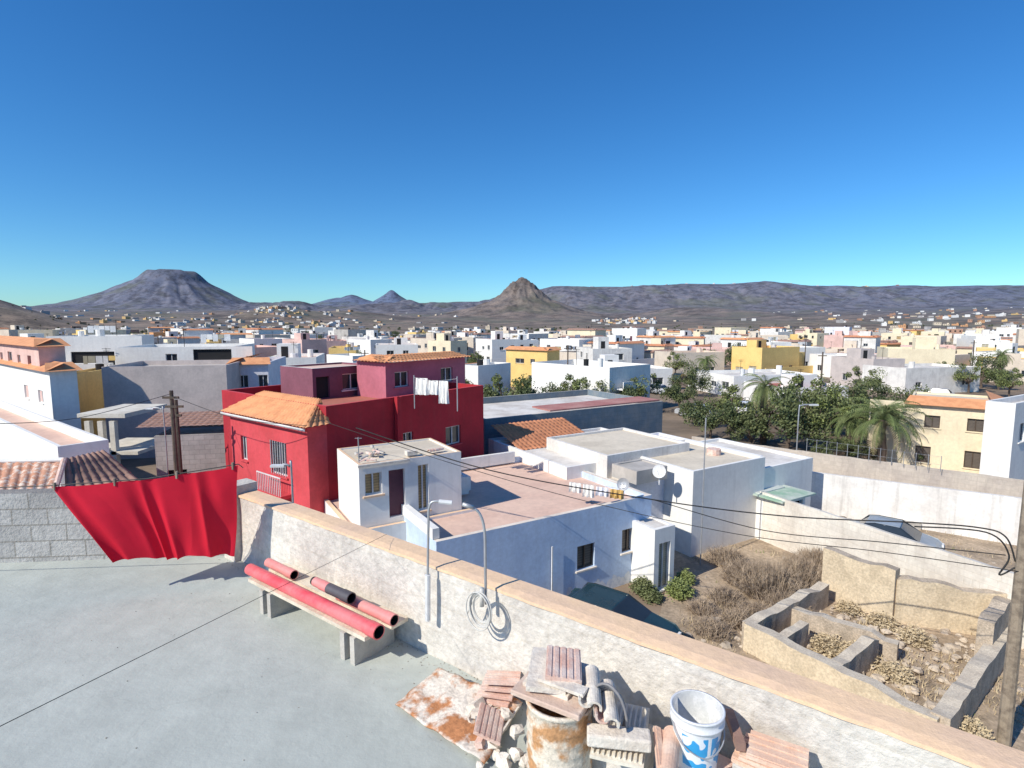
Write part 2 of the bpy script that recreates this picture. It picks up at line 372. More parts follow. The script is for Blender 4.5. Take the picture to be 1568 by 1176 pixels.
for i in range(5):
    a=pts[i];c=pts[(i+1)%5]; B.face([V((a.x,a.y,-.2)),V((c.x,c.y,-.2)),V((c.x,c.y,FZ-.01)),V((a.x,a.y,FZ-.01))],0)
B.obj('house_under_terrace',[white2])
B=MB(); NL=160; LEN=12; th=.2
rowsz=[0,.12,.25,.4,.55,.7,.84]
k=len(B.v)
for i in range(NL+1):
    for zz in rowsz:
        p=P0+pd*(LEN*i/NL); off=.012*noise.fractal(p*3+Z*zz*3,1,2,4)-.02*max(0,1-zz/.12)
        B.v.append(tuple(V((p.x,p.y,FZ+zz))+pn*off))
R=len(rowsz)
for i in range(NL):
    for j in range(R-1):
        B.f.append((k+i*R+j,k+(i+1)*R+j,k+(i+1)*R+j+1,k+i*R+j+1)); B.m.append(0)
B.face([P0+pn*th-Z*1.5,P0+pn*th+pd*LEN-Z*1.5,P0+pn*th+pd*LEN+Z*.84,P0+pn*th+Z*.84],0)
k=len(B.v)
for i in range(NL+1):
    p=P0+pd*(LEN*i/NL)
    j1=.012*noise.noise(V((i*.37,0,0)))+.01*noise.noise(V((i*1.7,3,0)))
    for off,zz in ((-.012+j1,.83),(-.012+j1,.855),(.06,.865+j1*.3),(th+.02,.862),(th+.02,.82)):
        B.v.append(tuple(V((p.x,p.y,FZ+zz))+pn*off))
for i in range(NL):
    for j in range(4): B.f.append((k+i*5+j,k+(i+1)*5+j,k+(i+1)*5+j+1,k+i*5+j+1)); B.m.append(1)
B.obj('parapet_wall',[wallm,capm])
B=MB(); 
lo=V((-ld.y,ld.x,0)); lo=lo if lo.y>0 else -lo
B.box(P0+ld*.02,ld*9,lo*.2,Z*.89,0); B.obj('block_wall',[blockm])
B=MB()
B.box(P0-pn*.10-pd*.02-Z*0,pd*.26,pn*.34,Z*.97,0); B.obj('corner_pier',[wallm])
B=MB()
for i in range(800):
    t=random.random()**1.0*7; r_=abs(random.gauss(0,.10)); 
    if random.random()<.15: r_=random.uniform(0,2.2)
    p=P0+pd*t-pn*(.02+r_); s_=random.uniform(.003,.009); a=random.uniform(0,6.28); A=V((math.cos(a),math.sin(a),0))*s_; Bq=V((-A.y,A.x,0))*.7
    B.box(V((p.x,p.y,FZ+.001)),A,Bq,Z*s_*.5,random.choice([0,1]))
B.obj('grit',[conc,wood])
# ------------------------------------------------------------------ terrace objects
TZ=lambda px,py,h=0: S(px,py,FZ+h)
redm=M('red_cotton',(.76,.005,.035),(.66,.004,.028),scale=1.2,rough=.85,bump=.25,bscale=250,grime=.05)
nb=redm.node_tree.nodes['Principled BSDF']
tr=redm.node_tree.nodes.new('ShaderNodeBsdfTranslucent'); tr.inputs[0].default_value=(.8,.005,.03,1)
ms=redm.node_tree.nodes.new('ShaderNodeMixShader'); ms.inputs[0].default_value=.2
out=redm.node_tree.nodes['Material Output']
redm.node_tree.links.new(nb.outputs[0],ms.inputs[1]); redm.node_tree.links.new(tr.outputs[0],ms.inputs[2]); redm.node_tree.links.new(ms.outputs[0],out.inputs[0])
TL=Y(78,745,5.75); TR=Y(365,712,6.1); BL=Y(172,858,5.85); BR=Y(357,851,6.15)
sp=empty('red_bedsheet')
def sheet(tmax,off,seed,lower=0):
    B=MB(); NX,NZ=180,60
    for j in range(NZ+1):
        t=j/NZ*tmax
        for i in range(NX+1):
            s=i/NX
            P=(TL*(1-s)+TR*s)*(1-t)+(BL*(1-s)+BR*s)*t
            sag=-.035*math.sin(math.pi*s)*(1-t)-.012*abs(math.sin(s*9))*(1-t)
            f=s*34+2.2*noise.noise(V((s*4,t*.8,seed)))*3
            amp=.04*(.3+t*.9)*(0.6+.8*abs(noise.noise(V((s*5,2,t)))))
            dy=-math.sin(f)*amp-.05*math.sin(s*9+t*2)*t-off
            low=-.045*noise.noise(V((s*3.3,9,seed)))*t*2
            if s>.55 and t>.8: low+=.05*(t-.8)*5*math.sin((s-.55)*9)
            B.v.append((P.x+math.cos(f)*amp*.4,P.y+dy,P.z+sag+low))
    W=NX+1
    for j in range(NZ):
        for i in range(NX): B.f.append((j*W+i,j*W+i+1,(j+1)*W+i+1,(j+1)*W+i)); B.m.append(0)
    return B
sheet(1.0,0,0).obj('cloth',[redm],sp,True)
B=MB(); B.tube([TL+V((-3.5,-.25,-.05)),TL+V((0,0,.01)),(TL+TR)/2+Z*-.035,TR+Z*.01,Y(372,716,6.9)],.006,5)
B.obj('line',[black],sp)
B=MB()
for s in (.02,.33,.66,.97):
    p=TL.lerp(TR,s)-Z*.035*math.sin(math.pi*s); B.box(p+V((-.008,-.02,-.04)),(.016,0,0),(0,.03,0),(0,0,.08))
B.obj('clothes_pegs',[wood],sp)
B=MB(); B.tube([Y(-60,1142,1.7),Y(592,818,5.3)],.0018,4); B.obj('clothes_line',[woodd])
A0=TZ(384,872,.36); A1=TZ(578,967,.36); ad=(A1-A0).normalized(); an=V((-ad.y,ad.x,0)); an=an if an.y>0 else -an
pinkm=M('salmon_pvc',(.80,.27,.25),(.72,.33,.30),scale=4,rough=.45,bump=.05)
redpvc=M('red_pvc',(.80,.09,.11),(.76,.20,.20),scale=3,rough=.4,bump=.05)
bench=empty('plank_bench'); B=MB(); L=(A1-A0).length
B.box(A0-ad*-.05-an*.06-Z*.10,ad*(L-.15),an*.22,Z*.035,0); B.box(A0+ad*.0+an*.20-Z*.10,ad*(L-.05),an*.2,Z*.035,0)
B.obj('planks',[M('pale_plank',(.74,.66,.53),(.58,.49,.38),scale=5,bump=.3)],bench)
B=MB()
for q in (.30,L-.42):
    o=A0+ad*q-an*.08; o.z=FZ
    B.box(o,ad*.06,an*.46,Z*.255,0); B.box(o+ad*.14,ad*.06,an*.46,Z*.255,0); B.box(o+ad*.06+an*.2,ad*.08,an*.06,Z*.255,0)
B.obj('block_legs',[conc],bench)
def pipe(name,a,c,r,mat,dark_in=True):
    e_=empty(name); B=MB(); d=(c-a).normalized(); up=Z; s_=d.cross(up).normalized(); u_=s_.cross(d)
    n=20
    for P,rr in ((a,r),(c-d*.12,r),(c-d*.12,r*1.1),(c,r*1.1),(c,r*.92),(c-d*.25,r*.9),(a,r*.9)):
        for j in range(n):
            t=2*math.pi*j/n; B.v.append(tuple(P+(s_*math.cos(t)+u_*math.sin(t))*rr))
    for i in range(6):
        for j in range(n): B.f.append((i*n+j,i*n+(j+1)%n,(i+1)*n+(j+1)%n,(i+1)*n+j)); B.m.append(1 if i>=4 else 0)
    o=B.obj('tube',[mat,black],e_,False)
    me=o.data; me.polygons.foreach_set('use_smooth',[True]*len(me.polygons)); es=o.modifiers.new('e','EDGE_SPLIT'); es.split_angle=.7
pipe('red_drain_pipe',A0-ad*.02,A1+ad*.02,.06,redpvc)
o=an*.21
pipe('salmon_drain_pipe',A0+o+ad*1.25+Z*.0,A1+o-ad*.02,.05,pinkm)
pipe('salmon_drain_pipe',A0+o*.95+ad*.0+Z*.01,A0+o*.95+ad*.5,.048,pinkm)
pipe('black_pipe_end',A0+o*.55+ad*1.22+Z*.10,A0+o*.55+ad*1.56+Z*.10,.05,M('dark_pvc',(.10,.09,.10),rough=.5,bump=0))
pipe('salmon_drain_pipe',A0+o*.55+ad*1.0+Z*.105,A0+o*.55+ad*1.22+Z*.10,.045,pinkm)
def bez(pts,n=8):
    out=[]
    for i in range(len(pts)-1):
        a=pts[max(i-1,0)];p=pts[i];q=pts[i+1];c=pts[min(i+2,len(pts)-1)]
        for j in range(n):
            t=j/n; out.append(.5*((2*p)+(-a+q)*t+(2*a-5*p+4*q-c)*t*t+(-a+3*p-3*q+c)*t**3))
    out.append(pts[-1]); return out
w1=S(657,878,PT-.05); yy=w1.y-.03
g=empty('bent_conduit'); B=MB(); B.tube(bez([Y(655,950,yy),Y(655,880,yy),Y(656,800,yy),Y(657,778,yy),Y(664,768,yy),Y(690,769,yy)]),.011,8); B.obj('tube',[metalg],g,True)
B=MB(); B.tube([Y(655,880,yy-.005),Y(655,950,yy-.005)],.024,8); B.tube([Y(672,768,yy),Y(692,770,yy)],.02,8); B.obj('sleeve',[wframe],g)
w2=S(743,912,PT-.05); yy2=w2.y-.03
g=empty('bent_conduit'); B=MB(); B.tube(bez([Y(744,925,yy2),Y(743,860,yy2),Y(742,815,yy2),Y(737,792,yy2),Y(728,780,yy2),Y(712,774,yy2)]),.011,8); B.tube([Y(725,777,yy2),Y(708,772,yy2)],.018,8); B.obj('tube',[metalg],g,True)
B=MB()
cc=Y(738,932,w2.y-.06)
for q in range(6):
    rr=.105+.01*q; oo=random.uniform(-.015,.015)
    B.tube([cc+pd*(math.cos(t)*rr*.8+oo)+Z*(math.sin(t)*rr+oo)-pn*(.012*q*.6) for t in [2*math.pi*i/28 for i in range(29)]],.006,6,cap=False)
B.tube(bez([cc+Z*.12,cc+Z*.02-pd*.1,cc-Z*.1-pd*.16]),.006,6)
B.tube([cc+Z*.17,cc+Z*.02,],.02,6)
B.obj('hose_coil',[M('grey_white_hose',(.70,.68,.63),rough=.5,bump=0)],None,True)
rust=M('rusted_white_sheet',(.80,.72,.62),(.52,.22,.09),scale=3.4,bump=.4,lo=.47,hi=.55,grime=.35,rough=.8,detail=10)
B=MB(); q=[TZ(605,1078,.03),TZ(742,1168,.06),TZ(800,1075,.10),TZ(672,1022,.10)]
n=24
for j in range(n+1):
    for i in range(n+1):
        s=i/n;t=j/n; P=(q[0]*(1-s)+q[1]*s)*(1-t)+(q[3]*(1-s)+q[2]*s)*t
        B.v.append((P.x+.012*noise.noise(V((s*6,t*6,1))),P.y+.012*noise.noise(V((s*6,t*6,7))),P.z+.02*noise.noise(V((s*4,t*4,0)))+.006*math.sin(s*n*1.2)))
for j in range(n):
    for i in range(n): B.f.append((j*(n+1)+i,j*(n+1)+i+1,(j+1)*(n+1)+i+1,(j+1)*(n+1)+i)); B.m.append(0)
ro=B.obj('rusty_metal_sheet',[rust],None,True); sm_=ro.modifiers.new('s','SOLIDIFY'); sm_.thickness=.012
def rtile(B,c,dirv,up,L=.42,r0=.095,r1=.075,th=.014,mi=0,flip=False):
    d=V(dirv).normalized(); u=V(up).normalized(); s_=d.cross(u).normalized(); u=s_.cross(d)
    if flip:u=-u
    k=len(B.v); n=10
    for (t,rr) in ((0,r0),(1,r1)):
        for ro_ in (rr,rr-th):
            for j in range(n+1):
                a=math.pi*j/n; B.v.append(tuple(V(c)+d*(L*(t-.5))+s_*math.cos(a)*ro_+u*math.sin(a)*ro_))
    N=n+1
    for j in range(n):
        B.f.append((k+j,k+j+1,k+2*N+j+1,k+2*N+j)); B.f.append((k+N+j,k+N+j+1,k+3*N+j+1,k+3*N+j))
        B.f.append((k+j,k+j+1,k+N+j+1,k+N+j)); B.f.append((k+2*N+j,k+2*N+j+1,k+3*N+j+1,k+3*N+j)); B.m+= [mi]*4
    for j in (0,n):
        B.f.append((k+j,k+N+j,k+3*N+j,k+2*N+j)); B.m.append(mi)
def flat_tile(B,c,dirv,up,L=.4,W=.24,h=.02,ribs=5,mi=0):
    d=V(dirv).normalized(); u=V(up).normalized(); s_=d.cross(u).normalized(); u=s_.cross(d)
    o=V(c)-d*L/2-s_*W/2; B.box(o,d*L,s_*W,u*h,mi)
    for i in range(ribs): B.box(o+s_*(W*(i+.2)/ribs)+u*h,d*L,s_*(W*.6/ribs),u*.006,mi)
rustd=M('rusty_drum_paint',(.82,.72,.58),(.58,.30,.13),scale=6,bump=.4,lo=.47,hi=.58,grime=.3,rough=.7,streak=.25,detail=10)
dc=TZ(857,1070,.70); dr=.2
g=empty('rusty_drum'); B=MB(); n=40
prof_=[(0,0),(dr,0),(dr,.02),(dr+.008,.03),(dr,.05)]
for i in range(8): zz=.1+i*.07; prof_+= [(dr,zz),(dr+.005,zz+.012),(dr,zz+.028)]
prof_+=[(dr,.69),(dr+.012,.70),(dr+.012,.72),(dr-.01,.72),(dr-.01,.5),(0,.5)]
for (r_,z_) in prof_:
    for j in range(n): t=2*math.pi*j/n; B.v.append((dc.x+r_*math.cos(t),dc.y+r_*math.sin(t),FZ+z_))
for i in range(len(prof_)-1):
    for j in range(n): B.f.append((i*n+j,i*n+(j+1)%n,(i+1)*n+(j+1)%n,(i+1)*n+j)); B.m.append(0)
B.obj('body',[rustd],g,True)
ang=math.atan2(pd.y,pd.x)
pm=M('pale_mortar',(.80,.73,.63),(.66,.58,.49),scale=8,bump=.5)
sl1=empty('clay_slab_on_drum'); B=MB(); B.cbox(dc+V((-.02,.02,.03)),.46,.34,.035,ang+.1,0); o=B.obj('slab',[M('brown_clay_slab',(.60,.44,.35),(.74,.62,.52),scale=5,bump=.4)],sl1); bv=o.modifiers.new('b','BEVEL'); bv.width=.006
g=empty('roof_tile_stack'); B=MB()
tdir=(pd*.55-pn*.9).normalized()
base=dc+V((.03,.04,.09))
B.cbox(base+pn*.02-pd*.13,.24,.42,.03,ang+.5,1); B.cbox(base+pn*.04-pd*.08-Z*.03,.30,.36,.03,ang+.15,1)
flat_tile(B,base+V((.0,.06,.06)),tdir,Z+pd*.1,L=.32,W=.22,h=.025,mi=0)
for i in range(4): rtile(B,base+pd*(.15+.055*i)+V((0,.02,.04-.025*i)),tdir,Z+pd*.5,L=.34,r0=.05,r1=.045,mi=1 if i!=2 else 0,flip=(i%2==0))
B.cbox(base+pd*.05-pn*.10+Z*.045,.30,.08,.02,ang+.1,1)
o=B.obj('tiles',[tilep,pm,tiled],g)
g=empty('roof_tile_heap'); B=MB()
hc=TZ(762,1040,.25)
for i in range(4): flat_tile(B,hc+V((.02*i-.02,.01*i,-.14+.04*i)),pd+pn*(.35+.1*i),Z+pn*.1*(i-1),L=.27,W=.20,h=.018,ribs=5,mi=0)
for i in range(3): rtile(B,hc+pd*(-.02+.1*i)-pn*.16+Z*(-.14),-pn+pd*.25,Z,L=.3,r0=.065,r1=.055,mi=1,flip=True)
for i in range(7):
    B.cbox(hc+pd*random.uniform(-.05,.25)-pn*random.uniform(.15,.5)+Z*random.uniform(-.24,-.16),random.uniform(.06,.13),random.uniform(.05,.1),random.uniform(.03,.08),random.uniform(0,3),random.choice([0,1,1]),tilt=random.uniform(-.7,.7))
flat_tile(B,hc-pn*.3+pd*.16-Z*.12,pd*.6-pn,Z+pd*.5,L=.3,W=.2,mi=0)
B.obj('tiles',[tilep,pm,tiled],g)
B=MB(); c=TZ(738,1098,.12); B.tube([c-Z*.09,c],.05,14); B.obj('tin_can',[metalg],None)
B=MB()
def rock(B,c,r,mi=0,sq=.8):
    k=len(B.v); nu,nv=7,5
    sd_=random.random()*50
    for j in range(nv+1):
        ph=math.pi*j/nv
        for i in range(nu):
            t=2*math.pi*i/nu; d=V((math.sin(ph)*math.cos(t),math.sin(ph)*math.sin(t),math.cos(ph)*sq)); rr=r*(1+.6*noise.noise(d*1.7+V((sd_,0,0))))
            B.v.append(tuple(V(c)+d*rr))
    for j in range(nv):
        for i in range(nu): B.f.append((k+j*nu+i,k+j*nu+(i+1)%nu,k+(j+1)*nu+(i+1)%nu,k+(j+1)*nu+i)); B.m.append(mi)
for (px,py,h,r) in ((752,1140,.05,.06),(790,1120,.12,.05),(770,1165,.06,.055),(790,1155,.08,.05),(775,1095,.12,.05),(735,1172,.03,.03),(760,1155,.03,.04),(805,1165,.05,.05)):
    rock(B,TZ(px,py,h),r)
B.obj('rubble',[pm],None)
B=MB(); c=dc+pd*.30+pn*.13-Z*.02
for q in range(5):
    rr=.13+.02*q
    B.tube([c+pd*(math.cos(t)*rr*.6)+Z*(math.sin(t)*rr)-pn*.02*q for t in [2*math.pi*i/24 for i in range(25)]],.009,6,cap=False)
B.obj('cable_coil',[M('grey_cable',(.25,.24,.24),rough=.5,bump=0)],None,True)
crm=M('cream_plastic',(.80,.74,.61),(.68,.61,.50),scale=5,rough=.6,bump=.15)
g=empty('ribbed_tray'); B=MB(); c=TZ(948,1118,.58)
td=(pd*.35-pn).normalized(); tn_=td.cross(Z).normalized()
B.box(c-td*.28-tn_*.16-Z*.04,td*.5,tn_*.3,Z*.02,0)
for i in range(10): B.box(c-td*.26-tn_*(.15-.03*i)-Z*.02,td*.46,tn_*.012,Z*.014,0)
B.obj('tray',[crm],g)
g=empty('terrazzo_beam'); B=MB(); c=TZ(950,1125,.66)
bd=(pd+pn*.55).normalized(); bn=V((-bd.y,bd.x,0)); B.box(c-bd*.19-bn*.05-Z*.06,bd*.36,bn*.11,Z*.075,0)
ob=B.obj('beam',[pm],g); bv=ob.modifiers.new('b','BEVEL'); bv.width=.012; bv.segments=2
g=empty('rubble_support'); B=MB(); 
c=TZ(950,1130,.4); B.cbox(V((c.x,c.y,FZ)),.34,.26,.48,ang,0); B.obj('block',[wallm],g)
bc=TZ(1068,1082,.80); br=.145
g=empty('white_blue_bucket'); B=MB(); n=40; H=.37
ps=[(0,0.0,0),(br*.80,0,0),(br*.82,.06,0),(br*.835,.08,1),(br*.94,.27,1),(br*.95,.285,0),(br*.965,.30,0),(br*1.05,.305,0),(br*1.05,.315,0),(br*.98,.32,0),(br*1.0,.355,0),(br*1.05,.36,0),(br*1.05,H,0),(br*.96,H,0),(br*.76,.015,2),(0,.015,2)]
for (r_,z_,_) in ps:
    for j in range(n): t=2*math.pi*j/n; B.v.append((bc.x+r_*math.cos(t),bc.y+r_*math.sin(t),bc.z-H+z_))
for i in range(len(ps)-1):
    for j in range(n):
        mi=0
        if ps[i][2]==1 and ps[i+1][2]==1 and (j%n) in list(range(24,31))+list(range(32,38)): mi=1
        if i>=13: mi=2
        B.f.append((i*n+j,i*n+(j+1)%n,(i+1)*n+(j+1)%n,(i+1)*n+j)); B.m.append(mi)
bw=M('white_plastic',(.80,.81,.82),(.72,.72,.72),scale=9,rough=.4,bump=0)
bl=M('blue_label',(.03,.33,.66),(.74,.78,.82),scale=13,rough=.4,bump=0,lo=.53,hi=.55,grime=.05,detail=1)
bi=M('bucket_inside',(.50,.51,.50),(.66,.66,.65),scale=12,rough=.7,bump=.2)
B.obj('body',[bw,bl,bi],g,True)
B=MB(); B.tube(bez([bc+V((br*1.05,0,-.06)),bc+V((br*.8,-.10,-.15)),bc+V((0,-.165,-.19)),bc+V((-br*.8,-.10,-.15)),bc+V((-br*1.05,0,-.06))]),.004,6); B.obj('handle',[metalg],g)
g=empty('hollow_brick_stack'); B=MB()
for (px,py,h,w_,d_,hh,m_) in ((1068,1120,.40,.36,.30,.05,0),(1068,1125,.34,.34,.30,.34,1)):
    c=V((bc.x,bc.y,FZ+h)); B.cbox(c-Z*(hh if hh>.1 else 0),w_,d_,hh,ang,m_)
B.obj('bricks',[tilep,wallm],g)
brc=M('brown_clay',(.74,.49,.36),(.80,.61,.48),scale=6,bump=.3)
g=empty('clay_tile_pile'); B=MB()
c=TZ(1180,1150,.62)
B.cbox(c-Z*.6,.34,.24,.52,ang,2)
for i in range(3): flat_tile(B,c+V((.015*i,-.01*i,-.08+.035*i)),pd+pn*.06*i,Z,L=.36-.03*i,W=.22,h=.022,ribs=4,mi=0)
B.cbox(c+pd*-.20+pn*.02+Z*0.0,.05,.28,.05,ang+.5,1)
B.obj('tiles',[brc,tiled,wallm],g)
g=empty('broken_tile'); B=MB(); c2=TZ(1015,1150,.6); flat_tile(B,c2,pn*-1+pd*.5,Z+pd*.4,L=.3,W=.1,ribs=2); rtile(B,c2+pd*.04,pn-pd*.3,Z,L=.34,r0=.05,r1=.05,mi=0); B.obj('tiles',[brc],g)
# ------------------------------------------------------------------ left neighbours
MH('white_house',75,566,7.4,110,-140,white,roofw,1,opL=[(2.1,4.9,1.3,.9,'w'),(6,4.9,1.3,1,'w')],opR=[],eave=True,junk=False)
MH('pink_house',58,528,9.0,80,-160,pinkp,roofr,1,eave=True,junk=False)
MH('white_roof_terrace_house',88,684,5.4,166,-140,white,roofp,1,par=.45,opR=[],opL=[],junk=False)
MH('grey_block_building',155,562,7.2,346,128,greyp,roofg,3,opR=[],opL=[(1,4.3,1.4,1.3,'o')],junk=False)
MH('white_house',176,532,8.6,358,150,white,roofw,3,opR=[(4.2,6.4,1.,1.2,'w'),(11.3,6.3,.6,1.0,'w'),(6.6,6.9,3.4,1.1,'o'),(9.0,4.2,1,1,'w')],D=52)
MH('white_apartment_block',70,515,9.1,188,60,white,roofw,3,opR=[(2.2,5.9,4.2,1.5,'o'),(8.2,6.2,1.0,1.2,'w'),(1.8,3.2,1.2,1.2,'w'),(5,3.2,1.2,1.2,'w')],D=60)
g=empty('white_balcony'); B=MB(); p=Y(86,556,59.2); B.box(p-Z*1.0,b3*5.0,e3*.9,Z*.9,0); B.obj('slab_and_front',[white],g)
MH('yellow_house',76,574,9.1,112,70,yellow,roofw,3,D=44)
MH('lilac_house',352,556,7.9,410,345,lilac,roofp,3,eave=True,opR=[(.6,4.9,.8,1.1,'w'),(2.2,4.9,.8,1.1,'w')],junk=False,D=48)
MH('white_house',408,548,8.2,484,400,white,roofp,3,D=65)
MH('yellow_house',503,533,8.4,545,498,yellow,roofp,3,D=85)
g=empty('concrete_frame'); B=MB(); 
pc=M('pale_concrete',(.72,.67,.57),(.60,.55,.46),scale=1)
for (px,row,z) in ((128,640,5.0),(148,640,5.0),(166,640,5.0)):
    p=S(px,row,z); B.box(V((p.x,p.y,-.2)),(.3,0,0),(0,.3,0),(0,0,z),0)
p=S(118,640,5.0); B.box(p,(2.8,0,0),(0,4,0),(0,0,.25),0); B.box(p-Z*2.2,(3.4,0,0),(0,4,0),(0,0,.2),0)
B.obj('frame',[pc],g)
g=empty('block_shed'); B=MB(); C=S(236,668,4.8); L=reach(C,4.8,b3,362); 
shell(B,C,b3,e3,L,3,0,4.8,.1,[(.5,1,.9,2,'o')]); B.obj('walls',HMATS(greyb,roofg),g)
B=MB(); c=S(206,657,5.2); tiles(B,c,c+b3*6.6,c+e3*3+Z*.35,c+b3*6.6+e3*3+Z*.35,pitch=.3,amp=.03); B.obj('roof_sheet',[tiled],g)
g=empty('tiled_outbuilding'); B=MB()
tiles(B,S(-90,775,4.6),S(84,752,4.6),S(-70,708,5.3),S(98,704,5.3),pitch=.26,row=.45,amp=.08); B.obj('tile_roof',[M('orange_old_tile',(.62,.32,.21),(.80,.68,.58),scale=5,bump=.4,lo=.48,hi=.6)],g,True)
B=MB(); a=S(-70,708,5.35);c=S(98,704,5.35); B.tube([a,c],.09,8); B.tube([c,S(84,752,4.65)],.10,8,1); 
B.face([S(-90,776,4.55),S(84,753,4.55),S(84,753,0),S(-90,776,0)],0); q_=S(215,735,4.2)
B.face([S(84,753,4.55),q_,V((q_.x,q_.y,0)),S(84,753,0)],0)
B.obj('walls',[white,tilep],g)
B=MB(); tiles(B,S(100,752,4.5),S(216,738,4.4),S(98,704,5.3),S(160,690,5.2),pitch=.26,row=.45,amp=.08); B.obj('tile_roof_dark',[tiled],g,True)
for (px,top,D) in ((262,598,24),(269,612,24.6)):
    g=empty('utility_pole'); B=MB(); p=Y(px,top,D); B.tube([(p.x,p.y,0),tuple(p)],[.12,.08],8); B.box(p+V((-.35,-.1,-.35)),(.7,0,0),(0,.08,0),(0,0,.1)); B.box(p+V((-.25,-.1,-.75)),(.5,0,0),(0,.08,0),(0,0,.1)); B.obj('pole',[woodd],g)
def lamp(px,row,D,arm,z0=0,k=1):
    g=empty('street_lamp'); B=MB(); p=Y(px,row,D)
    B.tube(bez([V((p.x,p.y,z0)),V((p.x,p.y,p.z-.5)),p+V((arm*.2,0,-.05)),p+V((arm,0,.02))],6),.05*k,8); B.obj('post',[metalg],g,True)
    B=MB(); q=p+V((arm,0,0)); B.box(q+V((-.1 if arm>0 else -.55*k,-.13*k,-.05)),(.65*k,0,0),(0,.26*k,0),(0,0,.1*k)); B.obj('head',[wframe],g)
lamp(1224,620,40,.8); lamp(446,712,14,-.22,k=.55); lamp(250,625,26,-.5,k=.6)
# ------------------------------------------------------------------ red house
g=empty('red_house')
C=S(470,655,6.4); C0=V((C.x,C.y,0)); L1=reach(C,6.4,b1,500); Le=reach(C,6.4,e1,352)
B=MB()
shell(B,C,b1,e1,L1,Le,-.2,6.4,.05,[],[(1.6,4.1,1.3,1.45,'g'),(4.9,4.3,.55,1.1,'w')])
o=C0+e1*1.3-b1*.5+Z*3.3; B.box(o,e1*1.9,b1*.49,Z*.15,4)
for i in range(14): B.box(o+e1*(.02+i*.14)+Z*.15,e1*.025,b1*.025,Z*.75,3)
B.box(o+Z*.9,e1*1.9,b1*.04,Z*.04,3)
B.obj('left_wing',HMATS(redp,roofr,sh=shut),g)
c=C0+Z*6.42; h=.9; ov=.3
a00=c-b1*ov-e1*ov; a01=c-b1*ov+e1*(Le+ov); 
B=MB(); rp0=c+b1*(L1+.4)+e1*1.0+Z*h; rp1=c+b1*(L1+.4)+e1*(Le-.8)+Z*h
tiles(B,a01,a00,rp1,rp0,pitch=.25,row=.4)
tiles(B,a00,c+b1*(L1)-e1*ov,rp0,rp0+b1*.01,pitch=.25,row=.4)
B.box(a00-Z*.10,b1*.02,e1*(Le+2*ov),Z*.10,1)
B.obj('tile_roof',[tileo,wframe],g,True)
C2=C0+b1*L1; C2z=V((C2.x,C2.y,7.15)); L2=reach(C2z,7.15,b1,740)
B=MB(); shell(B,C2,b1,e1,L2,9,-.2,7.15,.5,[(L2*.40,4.9,.75,.5,'w'),(L2*.70,4.3,1.1,.95,'w')],[]); B.obj('main_block',HMATS(redshade,roofr,cp=redp),g)
B=MB(); shell(B,C2+b1*L2*.36-e1*.25,b1,e1,.3,.2,-.2,7.17,.01); B.obj('pilaster',HMATS(redshade,roofr),g)
Cu=S(478,566,8.2); Lu=reach(Cu,8.2,b1,574); B=MB(); shell(B,Cu,b1,e1,Lu,3,6.55,8.25,.1,[(Lu*.45,7.0,Lu*.3,.85,'w'),(Lu*.05,6.7,Lu*.2,1.1,'o')],[]); B.obj('upper_room',HMATS(maroon,roofp,cp=white),g)
Cu=S(590,556,8.5); Lu=reach(Cu,8.5,b1,712); Ll=reach(Cu,8.5,e1,546); B=MB(); shell(B,Cu,b1,e1,Lu,Ll,6.3,8.5,.1,[(Lu*.1,7.2,Lu*.16,.8,'w'),(Lu*.66,7.2,Lu*.16,.8,'w')],[]); B.obj('upper_floor',HMATS(M('rose_plaster',(.52,.16,.21),scale=.6),roofp),g)
B=MB(); c=V((Cu.x,Cu.y,8.5)); tiles(B,c-e1*.3-b1*.3,c-e1*.3+b1*(Lu+.3),c+e1*1.2+Z*.3,c+e1*1.2+b1*Lu+Z*.3,pitch=.25)
tiles(B,c-b1*.3+e1*Ll,c-b1*.3-e1*.3,c+b1*1+e1*Ll+Z*.3,c+b1*1+e1*.5+Z*.3,pitch=.25); B.obj('tile_roof_upper',[tileo],g,True)
def cloth(B,p,w_,h,mi,d=b1):
    n=8;k=len(B.v)
    for j in range(4):
        for i in range(n+1):
            q=V(p)+d*(w_*i/n)-Z*(h*j/3)+d.cross(Z)*.06*math.sin(i*1.9+j*.6)*(j/3+.3); B.v.append(tuple(q))
    for j in range(3):
        for i in range(n): B.f.append((k+j*(n+1)+i,k+j*(n+1)+i+1,k+(j+1)*(n+1)+i+1,k+(j+1)*(n+1)+i)); B.m.append(mi)
g2=empty('roof_laundry'); B=MB(); p=S(634,578,8.1); q=S(700,580,8.15); dd_=(q-p); LL=dd_.length; dd_.normalize()
x=.1
while x<LL-.6:
    ww=random.uniform(.3,.7); cloth(B,p+dd_*x-Z*.12*math.sin(math.pi*x/LL),ww,random.uniform(.5,1.0),0,dd_); x+=ww+.05
B.tube([p,p.lerp(q,.5)-Z*.14,q],.01,4,1)
for r_ in (p,q): B.tube([r_-Z*1.4,r_+Z*.1],.025,6,1)
B.obj('clothes',[white,metalg],g2)
